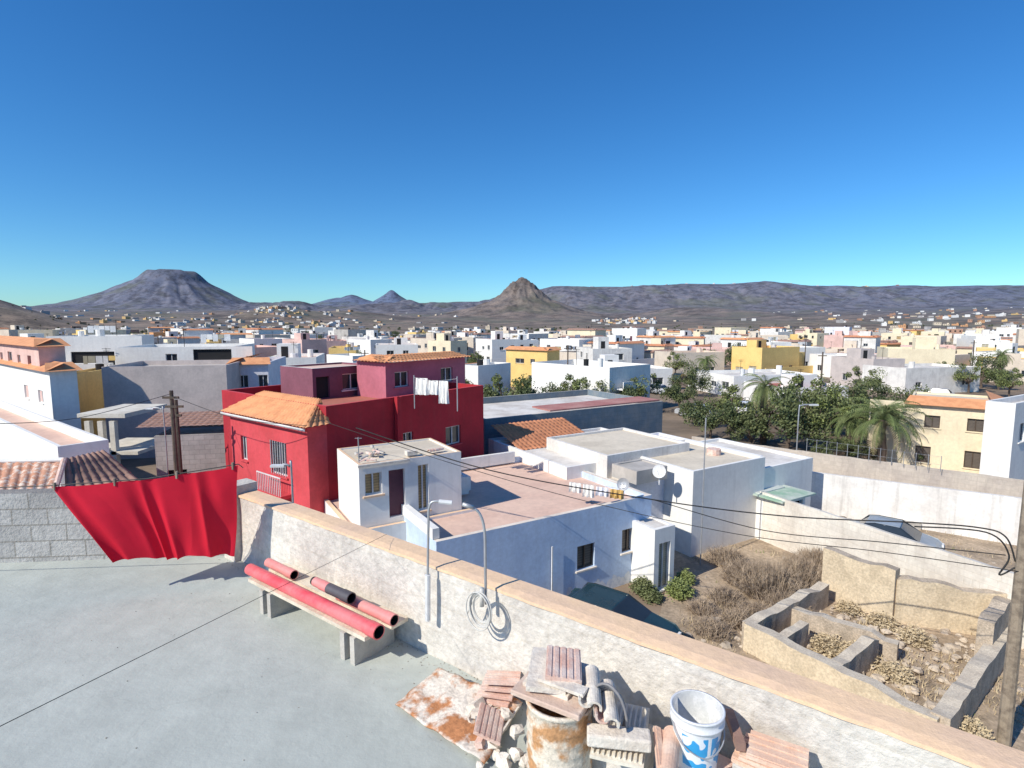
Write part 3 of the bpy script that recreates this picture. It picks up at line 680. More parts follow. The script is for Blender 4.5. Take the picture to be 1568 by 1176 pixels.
# ------------------------------------------------------------------ blue house group
g=empty('pale_blue_house')
Cb=S(668,830,3.5); Lb=reach(Cb,3.5,b2,998)
B=MB(); shell(B,Cb,b2,e2,Lb,8.6,-.2,3.5,.30,[(Lb*.60,1.15,.85,.95,'s'),(Lb*.835,1.35,.75,.95,'s')],[],th=.18)
B.obj('walls_and_terrace',HMATS(blueh,roofp,cp=M('cream_cap',(.86,.76,.64)),sh=shutd,fr=bframe),g)
B=MB(); c=V((Cb.x,Cb.y,0)); B.box(c+b2*Lb*.47-e2*.06+Z*0,b2*.05,-e2*.05,Z*2.4,0)
B.box(c+e2*4.6-b2*.5+Z*3.3,e2*.2,b2*4.0,Z*.75,1); B.box(c-b2*.04+e2*.2+Z*3.52,b2*.24,e2*4.3,Z*.35,1); B.box(c+b2*3.6+e2*5.0+Z*3.3,b2*.2,e2*3.4,Z*.6,1)
B.box(c+b2*3.8+e2*8.2+Z*3.3,b2*4.2,e2*.2,Z*.55,1)
B.obj('pipe_and_walls',[wframe,white],g)
B=MB(); n_=60
for i in range(n_):
    u0=Lb*(.55+.45*i/n_);u1=Lb*(.55+.45*(i+1)/n_)
    fh=lambda j:.42+.35*noise.fractal(V((j*.17,0,0)),.7,2,4)
    o=c-e2*.006; B.face([o+b2*u0,o+b2*u1,o+b2*u1+Z*fh(i+1),o+b2*u0+Z*fh(i)])
B.obj('plaster_patch',[M('patched_plaster',(.74,.77,.80),(.56,.62,.70),scale=6,bump=.8)],g)
g=empty('white_rooftop_shed'); Cs=S(549,712,5.6); Ls=reach(Cs,5.6,b2,706); Les=reach(Cs,5.6,e2,516)
zf=3.4
B=MB(); shell(B,Cs,b2,e2,Ls,Les,zf-.6,5.6,.06,[(Ls*.05,zf+1.05,.62,.8,'s'),(Ls*.27,zf+.1,.6,1.75,'d'),(Ls*.55,zf+.15,.42,1.75,'s')],[],th=.1)
B.obj('walls',HMATS(white,roofc,cp=capm,sh=shuto),g)
B=MB(); c=V((Cs.x,Cs.y,5.62))
B.box(c-b2*.05-e2*.12+Z*-.10,b2*(Ls*.48),e2*.1,Z*.08,1)
for i in range(14):
    q=c+b2*random.uniform(.2,1.6)+e2*random.uniform(.1,Les-.3)+Z*random.uniform(0,.05); rtile(B,q,V((random.uniform(-1,1),random.uniform(-1,1),random.uniform(-.1,.1))),Z,L=.32,r0=.07,r1=.06,mi=random.choice([0,2]))
B.box(c+b2*1.9+e2*.3,b2*.4,e2*.3,Z*.15,1)
for i in range(3): rtile(B,c+b2*(3+.12*i)+e2*.5+Z*.02,b2+e2*.3,Z,mi=0)
B.obj('roof_clutter',[tilep,pm,conc],g)
B=MB(); B.tube([c+b2*.1+e2*.3-Z*.6,c+b2*.1+e2*.3+Z*.9],.02,6); B.box(c+b2*.1+e2*.3+Z*.85-V((.12,0,0)),(.24,0,0),(0,.02,0),(0,0,.02)); B.obj('antenna',[metalg],g)
g=empty('white_lower_house'); Cl=S(549,812,3.3); B=MB(); shell(B,Cl-b2*.25-e2*.1,b2,e2,Ls+.9,9,-.2,3.3,.12,[],[]); B.obj('walls',HMATS(white,roofp,cp=capm),g)
g=empty('terrace_laundry'); B=MB(); x=0; p=S(872,738,4.2)
cols=[0,0,3,1]
for i in range(4):
    ww=random.uniform(.35,.5); cloth(B,p+V((.75,-.35,0)).normalized()*x-Z*.02*i,ww,random.uniform(.35,.6),cols[i],V((.9,-.43,0))); x+=ww+.08
B.tube([p,p+V((.75,-.35,0)).normalized()*x],.008,4,4)
B.obj('clothes',[white,M('ochre_cloth',(.7,.45,.15)),M('blue_cloth',(.45,.58,.78)),lilac,metalg],g)
def dish(px,row,z,r=.26,mat=metalg):
    B=MB(); q=S(px,row,z); n=16
    dd=V((-.5,-.8,.35)).normalized(); s_=dd.cross(Z).normalized(); u_=s_.cross(dd)
    for rr,off in ((0.01,0),(.46*r,.02),(.77*r,.05),(r,.08)):
        for j in range(n): t=2*math.pi*j/n; B.v.append(tuple(q+dd*off+(s_*math.cos(t)+u_*math.sin(t))*rr))
    for i in range(3):
        for j in range(n): B.f.append((i*n+j,i*n+(j+1)%n,(i+1)*n+(j+1)%n,(i+1)*n+j)); B.m.append(0)
    B.tube([q-Z*.6,q],.03,6); B.tube([q-Z*.25,q+dd*.35],.012,5); B.obj('satellite_dish',[mat],None)
dish(955,742,4.1); dish(1010,722,4.0,.3,wframe)
g=empty('white_flat_roof_house')
Cw=V((Cb.x,Cb.y,0))+b2*(Lb+.02)
def sub(name,px,row,z,pxr,le,wl,rf,par=.2,opR=(),opL=(),z0=-.2,basis=2,parent=g):
    b,e=BAS[basis]
    C=S(px,row,z); L=reach(C,z,b,pxr); B=MB(); shell(B,C,b,e,L,le,z0,z,par,opR,opL); B.obj(name,HMATS(wl,rf,sh=shut),parent); return C,L
sub('annex',1003,812,2.6,1034,2.5,white,roofw,.05,[(.25,.1,.62,1.9,'s')])
C3=Cw+e2*2.0+Z*3.5; L3=reach(C3,3.5,b2,1168); B=MB(); shell(B,C3,b2,e2,L3,7.5,-.2,3.45,.25,[(.6,1.4,.6,.9,'w'),(L3*.8,2.0,.4,.4,'o')],[]); 
B.box(V((C3.x,C3.y,3.2))+b2*1.0+e2*.6,b2*1.5,e2*1.2,Z*.25,1)
B.obj('front_block',HMATS(lilac,roofw,cp=white),g)
sub('rear_block',868,716,3.8,1050,7,white,roofw,.15)
sub('upper_block',930,698,4.3,1056,5,white2,roofc,.12,z0=3)
sub('side_block',1062,722,4.0,1172,5,white,roofc,.15)
sub('hatch',975,722,4.1,1022,1.6,roofg,roofg,.05,z0=3.5)
C_,L_=sub('back_block',1120,728,3.4,1245,6,white,roofw,.15)
B=MB()
for i in range(9):
    q=V((C3.x,C3.y,3.2))+b2*random.uniform(2.8,L3-1)+e2*random.uniform(.5,6); B.box(q,b2*random.uniform(.15,.9),e2*random.uniform(.15,.6),Z*random.uniform(.05,.3),random.choice([0,1,2]))
q=V((C_.x,C_.y,3.25))+b2*1.2+e2*2; B.tube([q,q+Z*.9],.35,12,2)
B.obj('roof_oddments',[conc,wood,tilep],g)
B=MB(); p=Y(1081,640,23.2); B.tube([(p.x,p.y,0),tuple(p)],.03,8); B.obj('antenna_mast',[metalg],None)
g=empty('green_shed'); Cg=S(1195,768,2.2); B=MB(); shell(B,Cg,b2,e2,2.0,3.2,-.2,2.2,.05,[(1.0,.1,.8,1.9,'o')],[]); B.obj('walls',HMATS(white,roofg),g)
B=MB(); c=V((Cg.x,Cg.y,2.22)); B.box(c-b2*.3-e2*.3,b2*2.7,e2*3.6,Z*.08,0); B.box(c-b2*.1+e2*1+Z*.08,b2*2.0,e2*2,Z*.05,1); B.obj('sheet_roof',[M('green_sheet',(.30,.46,.34),(.55,.6,.53),scale=1),M('pale_sheet',(.6,.64,.6))],g)
g=empty('slate_blue_warehouse'); Ct=S(742,642,4.6); Lt=reach(Ct,4.6,b2,1015)
B=MB(); shell(B,Ct,b2,e2,Lt,9,-.2,4.6,.5,[],[]); B.obj('walls',HMATS(teal,roofw,cp=conc),g)
B=MB(); c=V((Ct.x,Ct.y,4.62)); o=c+b2*Lt*.33+e2*.2; B.box(o,b2*Lt*.66,e2*2.2,Z*.1,0); B.obj('red_roof',[M('dull_red_roof',(.42,.17,.15),(.5,.26,.22),scale=.8)],g)
g=empty('orange_tiled_house'); c=S(800,690,3.6); L=reach(c,3.6,b2,915); B=MB(); shell(B,c+b2*.2+e2*.2,b2,e2,L-.5,4,-.2,3.5,.05,[(1,.2,.9,2,'o')],[]); B.obj('walls',HMATS(white2,roofg,cp=conc),g)
B=MB(); c2=c-b2*.2-e2*.2; tiles(B,c2,c2+b2*L,c2+e2*3.4+Z*.9,c2+b2*L+e2*3.4+Z*.9,pitch=.28); B.obj('tile_roof',[tile],g,True)
# ------------------------------------------------------------------ mid-distance individual houses
MH('white_modern_house',732,560,0,782,706,white,roofw,1,D=72)
MH('yellow_house',838,536,0,857,775,yellow,roofp,1,eave=True,D=88)
MH('cream_house',690,522,0,715,655,cream,roofp,1,D=125)
MH('white_house',908,534,0,968,905,white2,roofw,3,D=98)
MH('white_house',928,566,0,1030,926,white,roofw,3,D=84)
MH('white_house',1124,576,0,1252,1118,white,roofw,3,D=78)
MH('white_house',1180,524,0,1212,1172,white,roofw,3,D=125)
MH('white_house',1222,532,0,1264,1218,white,roofw,3,D=120)
MH('grey_block_building',1338,550,0,1386,1336,greyp,roofg,3,D=88)
MH('white_house',1388,564,0,1502,1382,white2,roofw,3,D=82)
MH('beige_house',1545,626,0,1575,1392,cream,roofc,1,par=.15,opL=[(1.2,3.0,.9,.9,'s'),(3.6,3.0,.9,.9,'s'),(6,2.8,1.8,1.3,'o'),(1.2,.4,.9,1.2,'s'),(4,.4,.9,1.2,'s'),(7,.4,.9,1.2,'s')],opR=[],junk=False,eave=True,fr=bframe,D=37,sh=shutd)
MH('white_house',1556,618,0,1750,1546,white,roofw,2,opR=[(1,3,1,1.2,'w')],D=34)
MH('white_house',1205,594,0,1300,1205,white,roofr,3,D=68)
MH('white_house',540,545,0,575,500,white,roofw,1,D=78)
MH('pink_house',462,520,0,500,432,pinkp,roofp,1,D=120)
MH('white_house',575,528,0,640,560,white,roofp,3,D=110)
MH('beige_house',1030,540,0,1110,1020,beige,roofp,3,D=110)
MH('white_house',1290,545,0,1335,1285,white,roofw,3,D=105)
# ------------------------------------------------------------------ town
wallsets=[white]*8+[white2]*4+[cream]*4+[beige]*4+[yellow]*3+[pinkp]*2+[orange,greyp,greyb,lilac]
roofs=[roofw,roofc,roofp,roofg,roofp,roofc,tiled,tile]
cnt=0
taken=[]
for o in [o for o in bpy.data.objects if o.type=='MESH' and o.parent and len(o.data.vertices)<4000 and o.name.startswith(('walls_and_roof','walls'))]:
    xs=[v.co.x for v in o.data.vertices]; ys=[v.co.y for v in o.data.vertices]
    taken.append((min(xs)-1,max(xs)+1,min(ys)-1,max(ys)+1))
step=14.5
for i in range(-42,46):
    for j in range(-6,46):
        for_b=b1*(i*step)+e1*(j*step)
        x=for_b.x+random.uniform(-2.5,2.5); y=for_b.y+random.uniform(-2.5,2.5)
        if y<60 or y>340: continue
        u=x/y
        if abs(u)>1.15: continue
        if u>.28 and y<88: continue
        if y<75 and u>-.4 and random.random()<.3: continue
        dens=.15 if y<170 else (.36 if y<260 else .6)
        if u>-.25 and u<.25 and y>220: dens+=.15
        if random.random()<dens: continue
        ra=random.choice([0,0,0,.18,-.3,.45])+random.uniform(-.04,.04)
        b=V((b1.x*math.cos(ra)+b1.y*math.sin(ra),b1.y*math.cos(ra)-b1.x*math.sin(ra),0)); e=V((-b.y,b.x,0))
        Lb_=random.uniform(6.5,12.5); Le_=random.uniform(6.5,12.5)
        c=V((x,y,0)); mxx=(c+b*Lb_).x; mnx=(c+e*Le_).x; mxy=(c+b*Lb_+e*Le_).y
        if any(mnx<t[1] and mxx>t[0] and y<t[3] and mxy>t[2] for t in taken): continue
        hmax=8.4 if y>170 else (6.6 if y>85 else 5.6)
        z=min(hmax,random.choice([3.3,3.6,4.2,6.0,6.4,6.6,8.4])+random.uniform(-.3,.3))
        if u>.28 and y<130: z=min(z,random.choice([3.4,4.6,5.8]))
        B=MB(); wl=random.choice(wallsets)
        shell(B,c,b,e,Lb_,Le_,-.4,z,random.choice([.2,.5,.8]),autowin(Lb_,0,z,'wwws'),autowin(Le_,0,z,'wwws'))
        roofjunk(B,c,b,e,Lb_,Le_,z-.4,1 if z<7.5 else .3)
        if random.random()<.22:
            for P,d,L,nn in ((c+Z*z,b,Lb_,-e),(c+Z*z,e,Le_,-b)):
                B.face([P+nn*.35-d*.3-Z*.1,P+d*(L+.3)+nn*.35-Z*.1,P+d*L-nn*.9+Z*.42,P-nn*.9+Z*.42],8)
        if random.random()<.45:
            u0=random.uniform(.5,max(.6,Lb_-3)); zz=3.0 if z>5 else .0
            if zz: B.box(c+b*u0-e*1.0+Z*zz,b*2.4,e*1.0,Z*.15,4); B.box(c+b*u0-e*1.0+Z*(zz+.15),b*2.4,e*.1,Z*.8,random.choice([0,3]))
        if random.random()<.55:
            wz=max(2.6,z-random.choice([1.2,2.8,3.0])); o=c+b*(Lb_+.01)+e*random.uniform(0,2)
            shell(B,o,b,e,random.uniform(2.5,4.5),random.uniform(4,6),-.4,wz,.3,[],[])
        if random.random()<.35:
            B.box(c-e*1.6-b*1-Z*.2,b*(Lb_+3),-e*.2,Z*2.2,4)
        g=empty({'white_plaster':'white_house','cream_plaster':'cream_house','beige_plaster':'beige_house','yellow_plaster':'yellow_house','orange_plaster':'orange_house','pink_plaster':'pink_house'}.get(wl.name,'grey_house'))
        B.obj('walls_and_roof',HMATS(wl,random.choice(roofs),fr=random.choice([wframe,wframe,bframe]),sh=random.choice([shut,shutd,shuto]))+[random.choice([tileo,tile,tiled])],g); cnt+=1
B=MB()
def dbox(px,D,s=1.0):
    x=(px-784)/845*D; z=terr(x,D)
    a=random.uniform(0,.9)+.7; A=V((math.cos(a),math.sin(a),0)); Bv=V((-A.y,A.x,0))
    L=random.uniform(7,15)*s;W_=random.uniform(7,12)*s;H=random.choice([3.2,3.2,3.5,5.8])*s
    mi=random.choice([0,0,0,0,1,1,2,3,4,4,5]); rm=random.choice([0,6,6,7,1])
    B.box(V((x,D,z-4)),A*L,Bv*W_,Z*(H+4),mi,rm)
    if random.random()<.4: B.box(V((x,D,z+H))+A*1+Bv*1,A*3*s,Bv*3*s,Z*2,mi,rm)
    if D<1200 and random.random()<.7:
        for i in range(int(L/3)): B.box(V((x,D,z+H-2.3))+A*(1+i*3)-Bv*.05,A*1.1,Bv*.04,Z*1.2,8)
        for i in range(int(W_/3)): B.box(V((x,D,z+H-2.3))+Bv*(1+i*3)-A*.05,Bv*1.1,A*.04,Z*1.2,8)
for _ in range(110): dbox(random.uniform(-120,1700),random.uniform(345,480))
for _ in range(20): dbox(random.uniform(-100,1700),random.triangular(480,1000,520))
for _ in range(130): dbox(random.gauss(450,90),random.uniform(950,1750))
for _ in range(50): dbox(random.gauss(425,20),random.uniform(1400,1540),.9)
for _ in range(50): dbox(random.uniform(40,330),random.uniform(800,1500))
for _ in range(220):
    px=random.triangular(1120,1750,1660); dbox(px,random.uniform(650,1900),1.0)
for _ in range(60): dbox(random.gauss(965,28),random.uniform(1300,1800))
for _ in range(40): dbox(random.uniform(1150,1700),random.uniform(2200,3200),1.2)
for _ in range(22): dbox(random.uniform(880,1400),random.uniform(4650,4900),1.6)
for _ in range(30): dbox(random.uniform(100,700),random.uniform(1700,2800),1.1)
hz=[M('far_white',(.76,.75,.73),(.66,.66,.65),scale=.05,bump=0),M('far_cream',(.68,.58,.45),bump=0),M('far_yellow',(.70,.48,.22),bump=0),M('far_terracotta',(.46,.27,.19),bump=0),M('far_grey',(.48,.46,.45),bump=0),M('far_orange',(.58,.32,.17),bump=0),M('far_roof',(.58,.49,.41),bump=0),M('far_red_roof',(.46,.24,.17),bump=0),dark]
B.obj('distant_town',hz)
# ------------------------------------------------------------------ vegetation
leaf=M('olive_leaf',(.12,.15,.05),(.19,.21,.085),scale=1.2,bump=0,rough=.7,grime=.4)
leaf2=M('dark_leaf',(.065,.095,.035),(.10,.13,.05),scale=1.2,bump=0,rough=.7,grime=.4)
leafl=M('lime_leaf',(.24,.28,.085),(.18,.22,.07),scale=3,bump=0,rough=.7)
dry=M('dry_twigs',(.46,.36,.26),(.31,.235,.17),scale=2,bump=0)
dry2=M('dry_grass',(.60,.49,.32),(.45,.35,.215),scale=2,bump=0)
def treemesh(name,h,w_,n,seed,leafsz=.22,mat=leaf,mat2=leaf2,trunk=.4):
    rnd=random.Random(seed); B=MB()
    th_=h*trunk; B.tube([V((0,0,-.2)),V((.1,.05,th_*.5)),V((0,.1,th_))],[h*.035,h*.028,h*.02],7,2)
    cl=[]
    for i in range(rnd.randint(13,18)):
        a=rnd.uniform(0,6.28); rr=w_/2*math.sqrt(rnd.random())*.85; zz=h*(trunk+(.95-trunk)*rnd.random()*(1-.45*(rr/(w_/2))**2))
        c=V((rr*math.cos(a),rr*math.sin(a),zz)); cl.append((c,rnd.uniform(.10,.22)*w_))
        B.tube([V((0,.05,th_*.85)),c*.5+V((0,0,th_*.45)),c],[h*.014,h*.01,.01],5,2,False)
    for i in range(n):
        c,r=rnd.choice(cl); d=V((rnd.gauss(0,1),rnd.gauss(0,1),rnd.gauss(0,.8))).normalized()*(r*rnd.random()**.4)
        p=c+d; q=V((rnd.gauss(0,1),rnd.gauss(0,1),rnd.gauss(0,1))).normalized(); s1=q.orthogonal().normalized()*leafsz*rnd.uniform(.5,1.2); s2=q.cross(s1).normalized()*leafsz*rnd.uniform(.3,.8)
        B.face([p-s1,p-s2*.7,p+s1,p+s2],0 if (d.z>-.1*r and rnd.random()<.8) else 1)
    me=bpy.data.meshes.new(name)
    me.from_pydata(B.v,[],B.f)
    for m in (mat,mat2,woodd): me.materials.append(m)
    me.polygons.foreach_set('material_index',B.m); me.update(); return me
def place(me,name,p,s=1,sz=None):
    o=bpy.data.objects.new(name,me); scene.collection.objects.link(o); o.location=p; o.rotation_euler=(0,0,random.uniform(0,6.28)); o.scale=(s,s,sz or s); return o
tA=treemesh('tree_a',5.5,6.5,4600,1,.15,trunk=.25); tB=treemesh('tree_b',4.5,4.5,3000,2,.14,leaf2,leaf,trunk=.3); tC=treemesh('tree_c',4,5,3000,3,.14,trunk=.15); tD=treemesh('tree_d',5,4.5,2200,4,.13,leaf,leafl,trunk=.35)
def gp(px,D): return V(((px-784)/F*(D*CT+EYE*ST),D,0))
for px,D,me,s in ((1088,49,tB,.95),(1115,53,tD,1.0),(1065,56,tB,.8),(1205,46,tA,.98),(1248,45,tD,1.15),(1268,51,tC,1.0),(1180,57,tB,.9),(1310,48,tD,.9),(1378,48,tB,1.05),(1402,53,tA,.8),(1428,50,tC,.75),(1332,60,tA,.8),(1285,42,tC,.45),(1395,41,tC,.5),(1325,41,tC,.4),(1228,53,tD,1.2),(1135,50,tC,.6),(1420,42,tC,.4),(1255,41,tC,.35),(1360,46,tC,.9),(1300,54,tA,.85),(1150,47,tC,.7)):
    place(me,'olive_tree',gp(px,D),s)
for px,D,s in ((752,54,1.05),(775,56,1.15),(800,54,1.1),(835,56,1.15),(880,60,1.05),(905,62,.95),(945,60,1.0),(960,64,1.0),(700,70,.9),(430,66,1.0),(250,90,1),(290,95,1),(330,98,1),(865,66,1.1),(1320,75,1),(990,70,.9),(1040,66,.9)):
    place(random.choice([tB,tC,tD]),'garden_tree',gp(px,D),s)
for _ in range(170):
    D=random.uniform(75,400); place(random.choice([tA,tB,tC,tD]),'street_tree',gp(random.uniform(-50,1650),D),random.uniform(.6,1.15))
tS=treemesh('scrub_mesh',1.6,2.4,260,9,.22,leaf2,leaf,trunk=.1)
for _ in range(700):
    D=random.triangular(320,1300,400); px=random.uniform(-60,1650); x=(px-784)/845*D; place(tS,'scrub_bush',(x,D,terr(x,D)),random.uniform(.8,2.2))
def palm(px,D,h,R,seed):
    rnd=random.Random(seed); g=empty('palm_tree'); p=gp(px,D); g.location=p
    B=MB(); pts=[V((.1*math.sin(i*.7),0,h*i/8)) for i in range(9)]; B.tube(pts,[.28+.03*(i%2) for i in range(9)],10); B.obj('trunk',[woodd],g)
    B=MB()
    for i in range(54):
        a=rnd.uniform(0,6.28); el=rnd.uniform(-.4,1.35); L=R*rnd.uniform(.8,1.1); d=V((math.cos(a),math.sin(a),0)); old=el<-.2
        N=11; pos=V((0,0,h)); an_=el
        for k in range(N):
            nx=pos+(d*math.cos(an_)+Z*math.sin(an_))*(L/N); s_=d.cross(Z); wv=.42*R/3*math.sin(math.pi*(k+.8)/(N+.5))+.05
            for sg in (1,-1):
                for q in (0,.5):
                    m0=pos+(nx-pos)*q; B.face([m0,m0+(nx-pos)*.28,m0+(nx-pos)*.7+s_*sg*wv-Z*.18*wv*2],1 if old else 0)
            B.tube([pos,nx],.02,3,0,False)
            pos=nx; an_-=.17
    B.obj('fronds',[M('palm_leaf',(.13,.175,.055),(.19,.22,.085),scale=1,bump=0),dry2],g)
palm(1347,39.5,3.6,3.2,5); palm(1168,48,5.0,2.5,6); palm(1300,43,3.0,2.2,15); palm(440,70,5,2.2,8); palm(410,78,5,2,9); palm(1080,90,4.5,2.2,10); palm(1530,95,5,2.4,11)
def scrub(name,p,R,H,n,mat,seed,lf=None,thick=.006):
    rnd=random.Random(seed); B=MB()
    for i in range(n):
        a=rnd.uniform(0,6.28); r=R*rnd.random()**.6; b_=V((r*math.cos(a)*.6,r*math.sin(a)*.6,0)); t=V((r*math.cos(a),r*math.sin(a),H*(1-.6*(r/R)**2)*rnd.uniform(.5,1)))
        m=(b_+t)/2+V((rnd.uniform(-.1,.1),rnd.uniform(-.1,.1),.1)); s_=V((rnd.uniform(-1,1),rnd.uniform(-1,1),0)).normalized()*thick*rnd.uniform(1,3)
        B.face([b_-s_,b_+s_,m+s_,m-s_]); B.face([m-s_,m+s_,t])
        for q in range(3):
            e=m.lerp(t,rnd.random())+V((rnd.uniform(-.25,.25),rnd.uniform(-.25,.25),rnd.uniform(-.05,.25)))*min(1,R); B.face([m.lerp(t,.4)-s_*.7,m.lerp(t,.4)+s_*.7,e],0)
        if lf and rnd.random()<lf:
            for q in range(4):
                c=t+V((rnd.uniform(-.1,.1),rnd.uniform(-.1,.1),rnd.uniform(-.1,.1))); d=V((rnd.gauss(0,1),rnd.gauss(0,1),rnd.gauss(0,1))).normalized()*.09; B.face([c,c+d,c+d.orthogonal().normalized()*.06])
    o=B.obj(name,[mat]); o.location=p; return o
sd_=10
for (px,py,R,H,n) in ((1180,900,1.6,1.5,900),(1225,885,1.3,1.4,700),(1140,880,1.2,1.0,550),(1110,850,1.0,.8,400),(1205,930,1.0,.9,450),(1090,960,.8,.6,300),(1130,945,.7,.6,300),(1250,860,1.1,1.1,550),(1075,925,.7,.5,250),(1160,935,.8,.6,300),(1110,910,.8,.6,300)):
    scrub('dry_shrub',S(px,py+12,0),R,H,n,dry,sd_); sd_+=1
for (px,py,R,H,n,m) in ((985,908,.5,.6,350,leaf),(1040,915,.5,.7,450,leafl),(1050,895,.35,.6,200,leafl),(1000,920,.35,.4,200,leaf),(1320,1010,.5,.5,200,dry2),(1270,995,.6,.4,300,dry2),(1480,1130,.5,.5,300,dry2),(1400,985,.5,.5,250,dry2),(1350,960,.5,.4,250,dry2),(1300,940,.4,.4,200,dry2),(1370,1040,.5,.4,250,dry2)):
    scrub('green_bush' if m is not dry2 else 'dry_grass_tuft',S(px,py,0),R,H,n,m,sd_,.7); sd_+=1
B=MB()
for i in range(12000):
    px=random.uniform(1040,1640); py=random.uniform(790,1150)
    p=S(px,py,0)
    if noise.noise(p*.6)<-.05: continue
    h=random.uniform(.05,.25); a=random.uniform(0,6.28); s_=V((math.cos(a),math.sin(a),0))*.02
    B.face([p-s_,p+s_,p+V((random.uniform(-.1,.1),random.uniform(-.1,.1),h))],1 if noise.noise(p*.35+V((9,0,0)))>.33 else 0)
B.obj('dry_grass',[dry2,leafl])
B=MB()
for i in range(260):
    p=S(random.uniform(1040,1600),random.uniform(850,1150),0); rock(B,p,random.choice([.05,.08,.12,.2])*random.uniform(.7,1.2))
B.obj('loose_stones',[M('basalt_stone',(.48,.40,.32),(.34,.29,.23),scale=3)])
B=MB(); n=40
c1,c2,c3=V((22,7,0)),V((24,30,0)),V((8,26,0)); c0=V((1.5,9,0))
for j in range(n+1):
    for i in range(n+1):
        s=i/n;t=j/n;P=(c0*(1-s)+c1*s)*(1-t)+(c3*(1-s)+c2*s)*t
        B.v.append((P.x,P.y,.02+.10*max(0,noise.fractal(P*.35,1,2,4))))
for j in range(n):
    for i in range(n): B.f.append((j*(n+1)+i,j*(n+1)+i+1,(j+1)*(n+1)+i+1,(j+1)*(n+1)+i)); B.m.append(0)
B.obj('vacant_lot_dirt',[M('lot_dirt',(.52,.40,.28),(.34,.26,.18),scale=.8,bump=1.0,bscale=12,grime=.4)],None,True)
def wall(name,a,c,h,mat,th=.2,z0=-.2,jag=0,cap=None,n=None):
    a=V((a[0],a[1],0));c=V((c[0],c[1],0)); d=(c-a); L=d.length; d.normalize(); nn=V((-d.y,d.x,0)); n=n or max(2,int(L/.35)); B=MB()
    for i in range(n+1):
        p=a+d*(L*i/n); hh=h+(jag*(noise.noise(V((i*.45,a.x,0)))+.5*noise.noise(V((i*1.3,a.y,4)))) if jag else 0)
        of=.03*noise.noise(V((i*.8,2,0))) if jag else 0
        for o,z in ((-th/2+of,z0),(-th/2-of,hh),(th/2,hh-.02*(jag>0)),(th/2,z0)): B.v.append(tuple(p+nn*o+Z*z))
    for i in range(n):
        for j in range(3): B.f.append((i*4+j,(i+1)*4+j,(i+1)*4+j+1,i*4+j+1)); B.m.append(1 if (cap and j==1) else 0)
    B.f.append((0,1,2,3)); B.m.append(0); B.f.append((n*4+3,n*4+2,n*4+1,n*4)); B.m.append(0)
    return B.obj(name,[mat]+([cap] if cap else []))
wb=M('whitewashed_block',(.80,.75,.66),(.68,.62,.54),scale=1.0,block=(.5,.25,(.78,.76,.73),.7),streak=.2)
wall('yard_wall',S(1166,752,2.4),S(1600,893,2.4),2.4,wb,jag=.03)
wall('white_lot_wall',S(1240,722,2.3),S(1640,772,2.3),2.3,M('stained_white_wall',(.86,.83,.78),(.74,.70,.65),scale=.9,streak=.4),cap=white2)
wall('boundary_wall',S(1060,668,2.4),S(1700,752,2.4),2.4,M('brown_grey_render',(.62,.54,.45),(.50,.43,.37),scale=.8,streak=.25,block=(.5,.25,(.75,.73,.7),.6)),cap=roofc,jag=.04)
wall('garden_wall',S(1150,700,2.0),S(1245,712,2.0),2.0,white)
B=MB(); a=S(1235,690,2.4); c=S(1440,720,2.4)
for i in range(13):
    p=a.lerp(c,i/12); B.tube([p-Z*.1,p+Z*.8],.018,5)
for zz in (.3,.75): B.tube([a+Z*zz,c+Z*zz],.006,4)
B.obj('wire_fence',[metalg])
B=MB()
for i in range(40):
    p=S(random.uniform(1260,1560),random.uniform(778,812),0); B.cbox(p,random.uniform(.2,1.0),random.uniform(.15,.5),random.uniform(.1,.4),random.uniform(0,3),random.choice([0,1,2]))
B.obj('lot_debris',[conc,wood,tilep])
ru=M('ruin_render',(.74,.61,.43),(.60,.49,.34),scale=1.6,bump=1,bscale=9,streak=.2,grime=.3)
rs=M('ruin_stone',(.58,.48,.37),(.41,.34,.26),scale=2.2,bump=1,bscale=8,grime=.4)
rc=M('ruin_coping',(.70,.61,.48),(.56,.48,.38),scale=2.5,bump=.6,grime=.3)
wall('ruin_wall',S(1265,836,2.0),S(1375,874,1.9),1.95,ru,.4,jag=.25,cap=rs)
wall('ruin_wall',S(1372,884,1.6),S(1538,905,1.7),1.6,ru,.4,jag=.2,cap=rs)
wall('ruin_wall',S(1545,905,1.7),S(1510,950,1.6),1.6,rs,.4,jag=.3,cap=rs)
g1=S(1145,953,.95);g2=S(1440,1098,.95);g3=S(1550,945,.95);g4=S(1262,890,.95)
wall('ruin_foundation',g1,g2,.95,ru,.38,jag=.12,cap=rc)
wall('ruin_foundation',g2,g3,.95,rs,.4,jag=.16,cap=rc)
wall('ruin_foundation',g1,g4,.9,rs,.38,jag=.14,cap=rc)
m1=g1.lerp(g2,.50);m2=g4.lerp(g3,.55); wall('ruin_partition',m1,m1.lerp(m2,.42),.85,rs,.35,jag=.2,cap=rc)
m1=g1.lerp(g4,.5);m2=g2.lerp(g3,.5); wall('ruin_partition',m1,m1.lerp(m2,.62),.8,rs,.35,jag=.2,cap=rc)
wall('ruin_partition',g1.lerp(g2,.18),g1.lerp(g2,.18)+(g4-g1)*.35,.85,rs,.3,jag=.15,cap=rc)
B=MB()
for i in range(320):
    s=random.random();t=random.random(); p=(g1*(1-s)+g2*s)*(1-t)+(g4*(1-s)+g3*s)*t; rock(B,V((p.x,p.y,.0+.15*random.random())),random.choice([.04,.06,.08,.12,.18])*random.uniform(.7,1.2),sq=.55)
